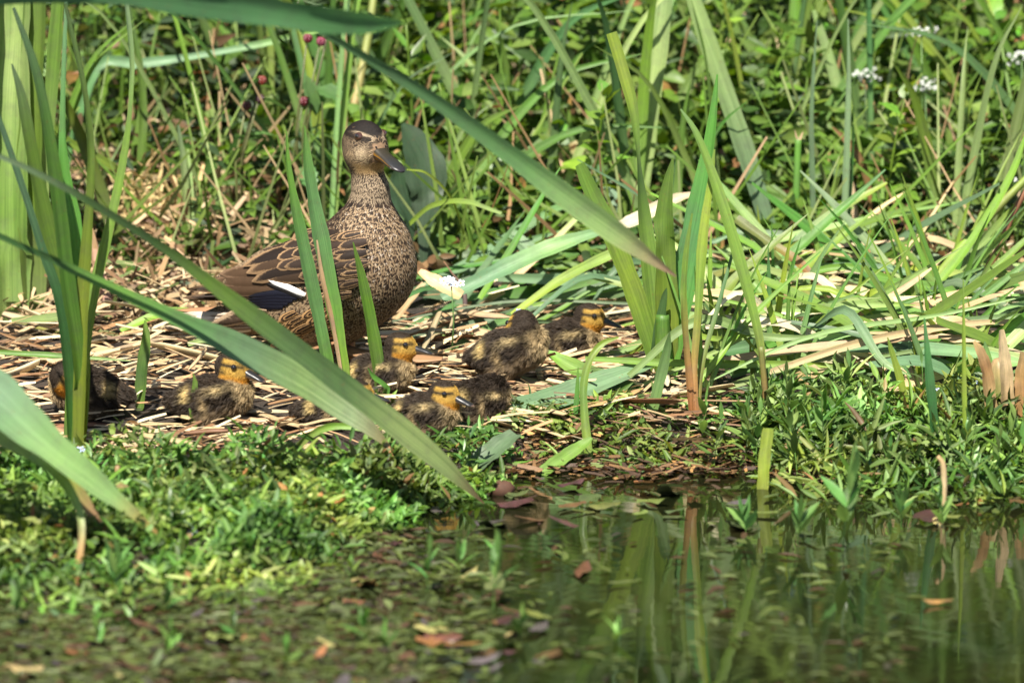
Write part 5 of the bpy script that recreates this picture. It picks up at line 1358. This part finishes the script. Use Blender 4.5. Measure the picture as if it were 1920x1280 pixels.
# ---- things floating on the pond
PM = []
for k in range(7):
    m_ = 12; an = np.linspace(0, 2 * math.pi, m_, endpoint=False); asp = rng.uniform(.45, .8)
    r_ = (1 + .12 * np.sin(an * 3 + k) + .06 * rng.normal(0, 1, m_))
    V = [(0, 0, .05)] + [(.5 * r_[j] * math.cos(an[j]), .5 * asp * r_[j] * math.sin(an[j]), .05 * rng.random() + .05 * (math.cos(an[j]) > .6)) for j in range(m_)]
    F = [(0, 1 + j, 1 + (j + 1) % m_) for j in range(m_)]
    PM.append(mesh('pond_leaf', V, F, M['pond'], None, np.array([(v[0] + .5, v[1] + .5) for v in V])))
PP = [((.065, .085, .03), 'olive green'), ((.10, .12, .03), 'yellowish green'), ((.085, .042, .022), 'brown'), ((.06, .05, .05), 'greyish'), ((.20, .10, .035), 'orange brown'), ((.24, .20, .08), 'yellow'), ((.06, .025, .025), 'dark reddish')]
cnt = 0; tries = 0
while cnt < 240 and tries < 6000:
    tries += 1
    pxx = rng.uniform(-30, 1950); pyy = rng.uniform(900, 1300)
    dens = (1 - .9 * smooth(800, 1150, pxx)) if pyy > 1000 else .8
    if pyy > 1150 and pxx > 1150: dens *= .12
    if rng.random() > dens: continue
    d = ray(pxx, pyy); q = CAM + d * (CAM[2] / -d[2])
    if hgt(q[0], q[1]) > -.004: continue
    c, nm_ = PP[rng.choice(7, p=[.33, .2, .17, .12, .06, .05, .07])]
    o = obj('pond_leaf', PM[rng.integers(7)])
    l = rng.uniform(.012, .046); o.scale = (l, l * rng.uniform(.35, 1.), l * rng.uniform(.5, 2.6)); o.location = (q[0], q[1], .0015 + .002 * rng.random()); o.rotation_euler = (rng.normal(0, .16), rng.normal(0, .16), rng.uniform(0, 6.28)); o.color = (*c, 1)
    lb_ = '%s %s leaf floating %s' % ('broad' if l > .03 else 'small', nm_, 'by the low mat' if pyy < 1080 and pxx < 900 else 'in the weed carpet' if pxx < 900 else 'near the muddy waterline' if pyy < 1000 else 'on open reflecting water'); tag(o, lb_, 'leaf', lb_)
    cnt += 1
n = 34000; pxx = rng.uniform(-60, 1700, n); pyy = rng.uniform(1000, 1310, n)
t = CAM[2] / -(FWD[2] + UPV[2] * (640 - pyy) * S / DIST); xx = CAM[0] + t * (pxx - 960) * S / DIST; yy = CAM[1] + t * (FWD[1] + UPV[1] * (640 - pyy) * S / DIST)
k = (hgt(xx, yy) < -.002) & (rng.random(n) < (1 - .97 * smooth(560, 980, pxx)) * np.clip(vnoise(xx * 2.5, yy * 2.2, 7) * 2.4 - .5, .1, 1)); xx, yy = xx[k], yy[k]; n = len(xx)
scatter('floating_weed', np.stack([xx, yy, .001 + .002 * rng.random(n)], 1), rdir(n, -.02, .22), nrm(rng.normal(0, .22, (n, 3)) + np.array([0, 0, 1.])), rng.uniform(.006, .034, n), rng.uniform(.002, .010, n), pick([(.06, .08, .025), (.09, .12, .03), (.07, .042, .022), (.05, .046, .03), (.13, .16, .06)], [5, 4, 2.5, 1.5, 1.5], n), M['herb_c'], 'carpet of small floating weed on the pond surface', 'pond weed')
n = 1600; pxx = rng.uniform(880, 1560, n); xx = (pxx - 960) * S; yy = shore(xx) + rng.normal(.0, .035, n)
scatter('shore_debris', np.stack([xx, yy, np.maximum(hgt(xx, yy), 0) + .002 + .006 * rng.random(n)], 1), rdir(n, -.1, .3), nrm(rng.normal(0, .4, (n, 3)) + np.array([0, 0, 1.])), rng.uniform(.006, .03, n), rng.uniform(.002, .006, n), pick([(.05, .03, .02), (.12, .065, .03), (.3, .16, .06), (.1, .13, .04)], [5, 4, 1.5, 2], n), M['straw'], 'wet dark scraps and stems along the muddy waterline', 'litter', template=ST_T)
for (px0, py0, lb) in ((828, 908, 'round brown floating lump touching the diagonal leaf tip'), (942, 926, 'round dark brown lump in the water right of the diagonal leaf tip')):
    d = ray(px0, py0); q = CAM + d * (CAM[2] / -d[2])
    V, F = ball((0, 0, 0), 21 * S, (1.05, .9, .85), 16, 10); V = V * (1 + .08 * np.sin(V[:, :1] * 600) * np.sin(V[:, 2:] * 500)); V[:, 2] += 8 * S
    o = obj('seed_pod', mesh('seed_pod', V, F, M['skin'], np.tile([.07, .035, .022], (len(V), 1)))); o.location = tuple(q); tag(o, lb, 'seed pod')

# ---- flowers and berries
def flower_geo(r, npet=5):
    V = []; F = []
    for k in range(npet):
        a = 2 * math.pi * k / npet; b0 = len(V)
        for (rad, da) in ((.15, 0), (.7, -.5), (1., -.22), (1., .22), (.7, .5)):
            V.append((r * rad * math.cos(a + da), r * rad * math.sin(a + da), r * .12 * rad))
        F.append(tuple(range(b0, b0 + 5)))
    return V, F
FV, FF = flower_geo(1.)
FM = mesh('flower', FV, FF, M['petal'], None, np.array([(v[0] * .5 + .5, v[1] * .5 + .5) for v in FV]))
CV, CF = ball((0, 0, .12), .2, (1, 1, .6), 7, 5)
CM = mesh('flower_eye', CV, CF, M['petal'], None, np.zeros((len(CV), 2)))
def flowers(label, pxpy, Y, n, r, spread, c, stem_h, name='forget_me_not', eye=(.7, .5, .05), group=None):
    top = P(pxpy[0], pxpy[1], Y); stem_h = max(float(top[2]) - max(float(hgt(top[0], top[1])), 0.), .012)
    root = empty(name, top - np.array([0, 0, stem_h]), label, 'flower', group)
    V, F = tube([(0, 0, -.005), (.003, 0, stem_h * .5), (0, 0, stem_h - .002)], [.0012, .001, .0008], 5)
    s_ = obj('stem', mesh('stem', V, F, M['herb'], None, np.zeros((len(V), 2))), root); s_.color = (.09, .18, .05, 1)
    for k in range(n):
        q = rng.normal(0, 1, 3) * np.array([spread, spread * .6, spread * .45])
        f = obj('flower', FM, root); f.location = (q[0], q[1], stem_h + q[2]); f.scale = (r, r, r)
        f.rotation_euler = (R(50) + rng.normal(0, .35), rng.normal(0, .4), rng.uniform(-.5, .5)); f.color = (*(np.array(c) * rng.uniform(.9, 1.1)), 1)
        e_ = obj('flower_eye', CM, f); e_.color = (*eye, 1)
        V, F = tube([(0, 0, stem_h - .004), tuple(np.array([q[0] * .6, q[1] * .6, stem_h + q[2] * .4 - .002])), (q[0], q[1], stem_h + q[2])], [.0007] * 3, 4)
        p_ = obj('stalk', mesh('stalk', V, F, M['herb'], None, np.zeros((len(V), 2))), root); p_.color = (.09, .18, .05, 1)
BL = (.45, .52, .80); WH = (.46, .48, .46)
flowers('white blue forget me not cluster by the forked twig', (846, 530), .12, 11, .0052, .0075, (.68, .72, .86), .07)
flowers('small pale blue flower between the two upper ducklings', (978, 585), .12, 3, .004, .003, BL, .05)
for lb, p_, Y, n in (('pale blue flowers at the foot of the leaf fan', (152, 845), -.42, 5), ('pale blue flower under the folded leaf at the pond mat', (207, 942), -.62, 3), ('lone pale blue flower in the mat right of the orange tips', (357, 997), -.74, 2), ('violet flower cluster left of the broken stump', (1768, 735), -.12, 4), ('violet flower cluster at the foot of the thin blade', (1826, 718), -.1, 4), ('violet flower pair below the broken stump', (1860, 765), -.16, 4), ('violet flower pair right below the broken stump', (1886, 762), -.16, 3), ('white violet flowers low in the shoots by the right border', (1888, 824), -.2, 4)):
    flowers(lb, p_, Y, n, .0042, .0045, BL, .045)
for lb, p_ in (('upper white flower head in the herbs beside the short peach stalk', (1728, 62)), ('middle white flower head in the herbs, the largest', (1735, 160)), ('small white flower head left of the largest one', (1622, 142)), ('white flower head by the right border under fine leaves', (1916, 105)), ('faint white flower head at the base of the leaning stems', (1905, 345))):
    flowers(lb, p_, (.72 if p_[1] < 200 else .5), 26 if p_[0] == 1735 else 18, .0032, .0105, WH, .2, 'white_umbel', (.6, .6, .45))
BV, BF = [], []
for th, ph in [(a, b) for b in (-.9, -.3, .3, .9) for a in np.linspace(0, 6.28, 7)[:-1]]:
    v, f = ball((.7 * math.cos(ph) * math.cos(th), .7 * math.cos(ph) * math.sin(th), .75 * math.sin(ph)), .38, nu=7, nv=5)
    BF += [tuple(i + len(BV) for i in q) for q in f]; BV += v.tolist()
BM_ = mesh('berry', BV, BF, M['pond'], None, np.zeros((len(BV), 2)))
for lb, ps in (('bramble shoot with three red berries beneath the overhanging leaf tip', [(577, 72), (602, 78), (617, 62)]), ('bramble shoot with red and dark berries left of the hen head', [(463, 198), (488, 186), (491, 151)]), ('bramble shoot with one dull berry right of the red ones', [(570, 190)])):
    Yb = .6; b0 = P(ps[0][0] - 15, ps[0][1] + 90, Yb); b0[2] = float(hgt(b0[0], b0[1]))
    root = empty('bramble', b0, lb, 'bramble')
    tp = [P(a, b - 8, Yb) - b0 for a, b in ps]
    for q in tp:
        V, F = tube([(0, 0, -.01), tuple(q * .5 + np.array([-.01, 0, .02])), tuple(q)], [.0025, .002, .001], 5)
        s_ = obj('stem', mesh('stem', V, F, M['herb'], None, np.zeros((len(V), 2))), root); s_.color = (.13, .14, .05, 1)
    for a, b in ps:
        o = obj('berry', BM_, root); o.location = tuple(P(a, b, Yb) - b0); o.scale = (.0062,) * 3; o.color = (.10, .008, .012, 1) if (a, b) != (488, 186) else (.03, .006, .012, 1)
    for k in range(7):
        l = obj('leaf', LM[1], root); q = tp[rng.integers(len(tp))] * rng.uniform(.4, 1.); l.location = tuple(q); l.rotation_euler = (rng.normal(0, .4), rng.normal(.2, .4), rng.uniform(0, 6.28)); l.scale = (.05,) * 3; l.color = (.075, .16, .045, 1)
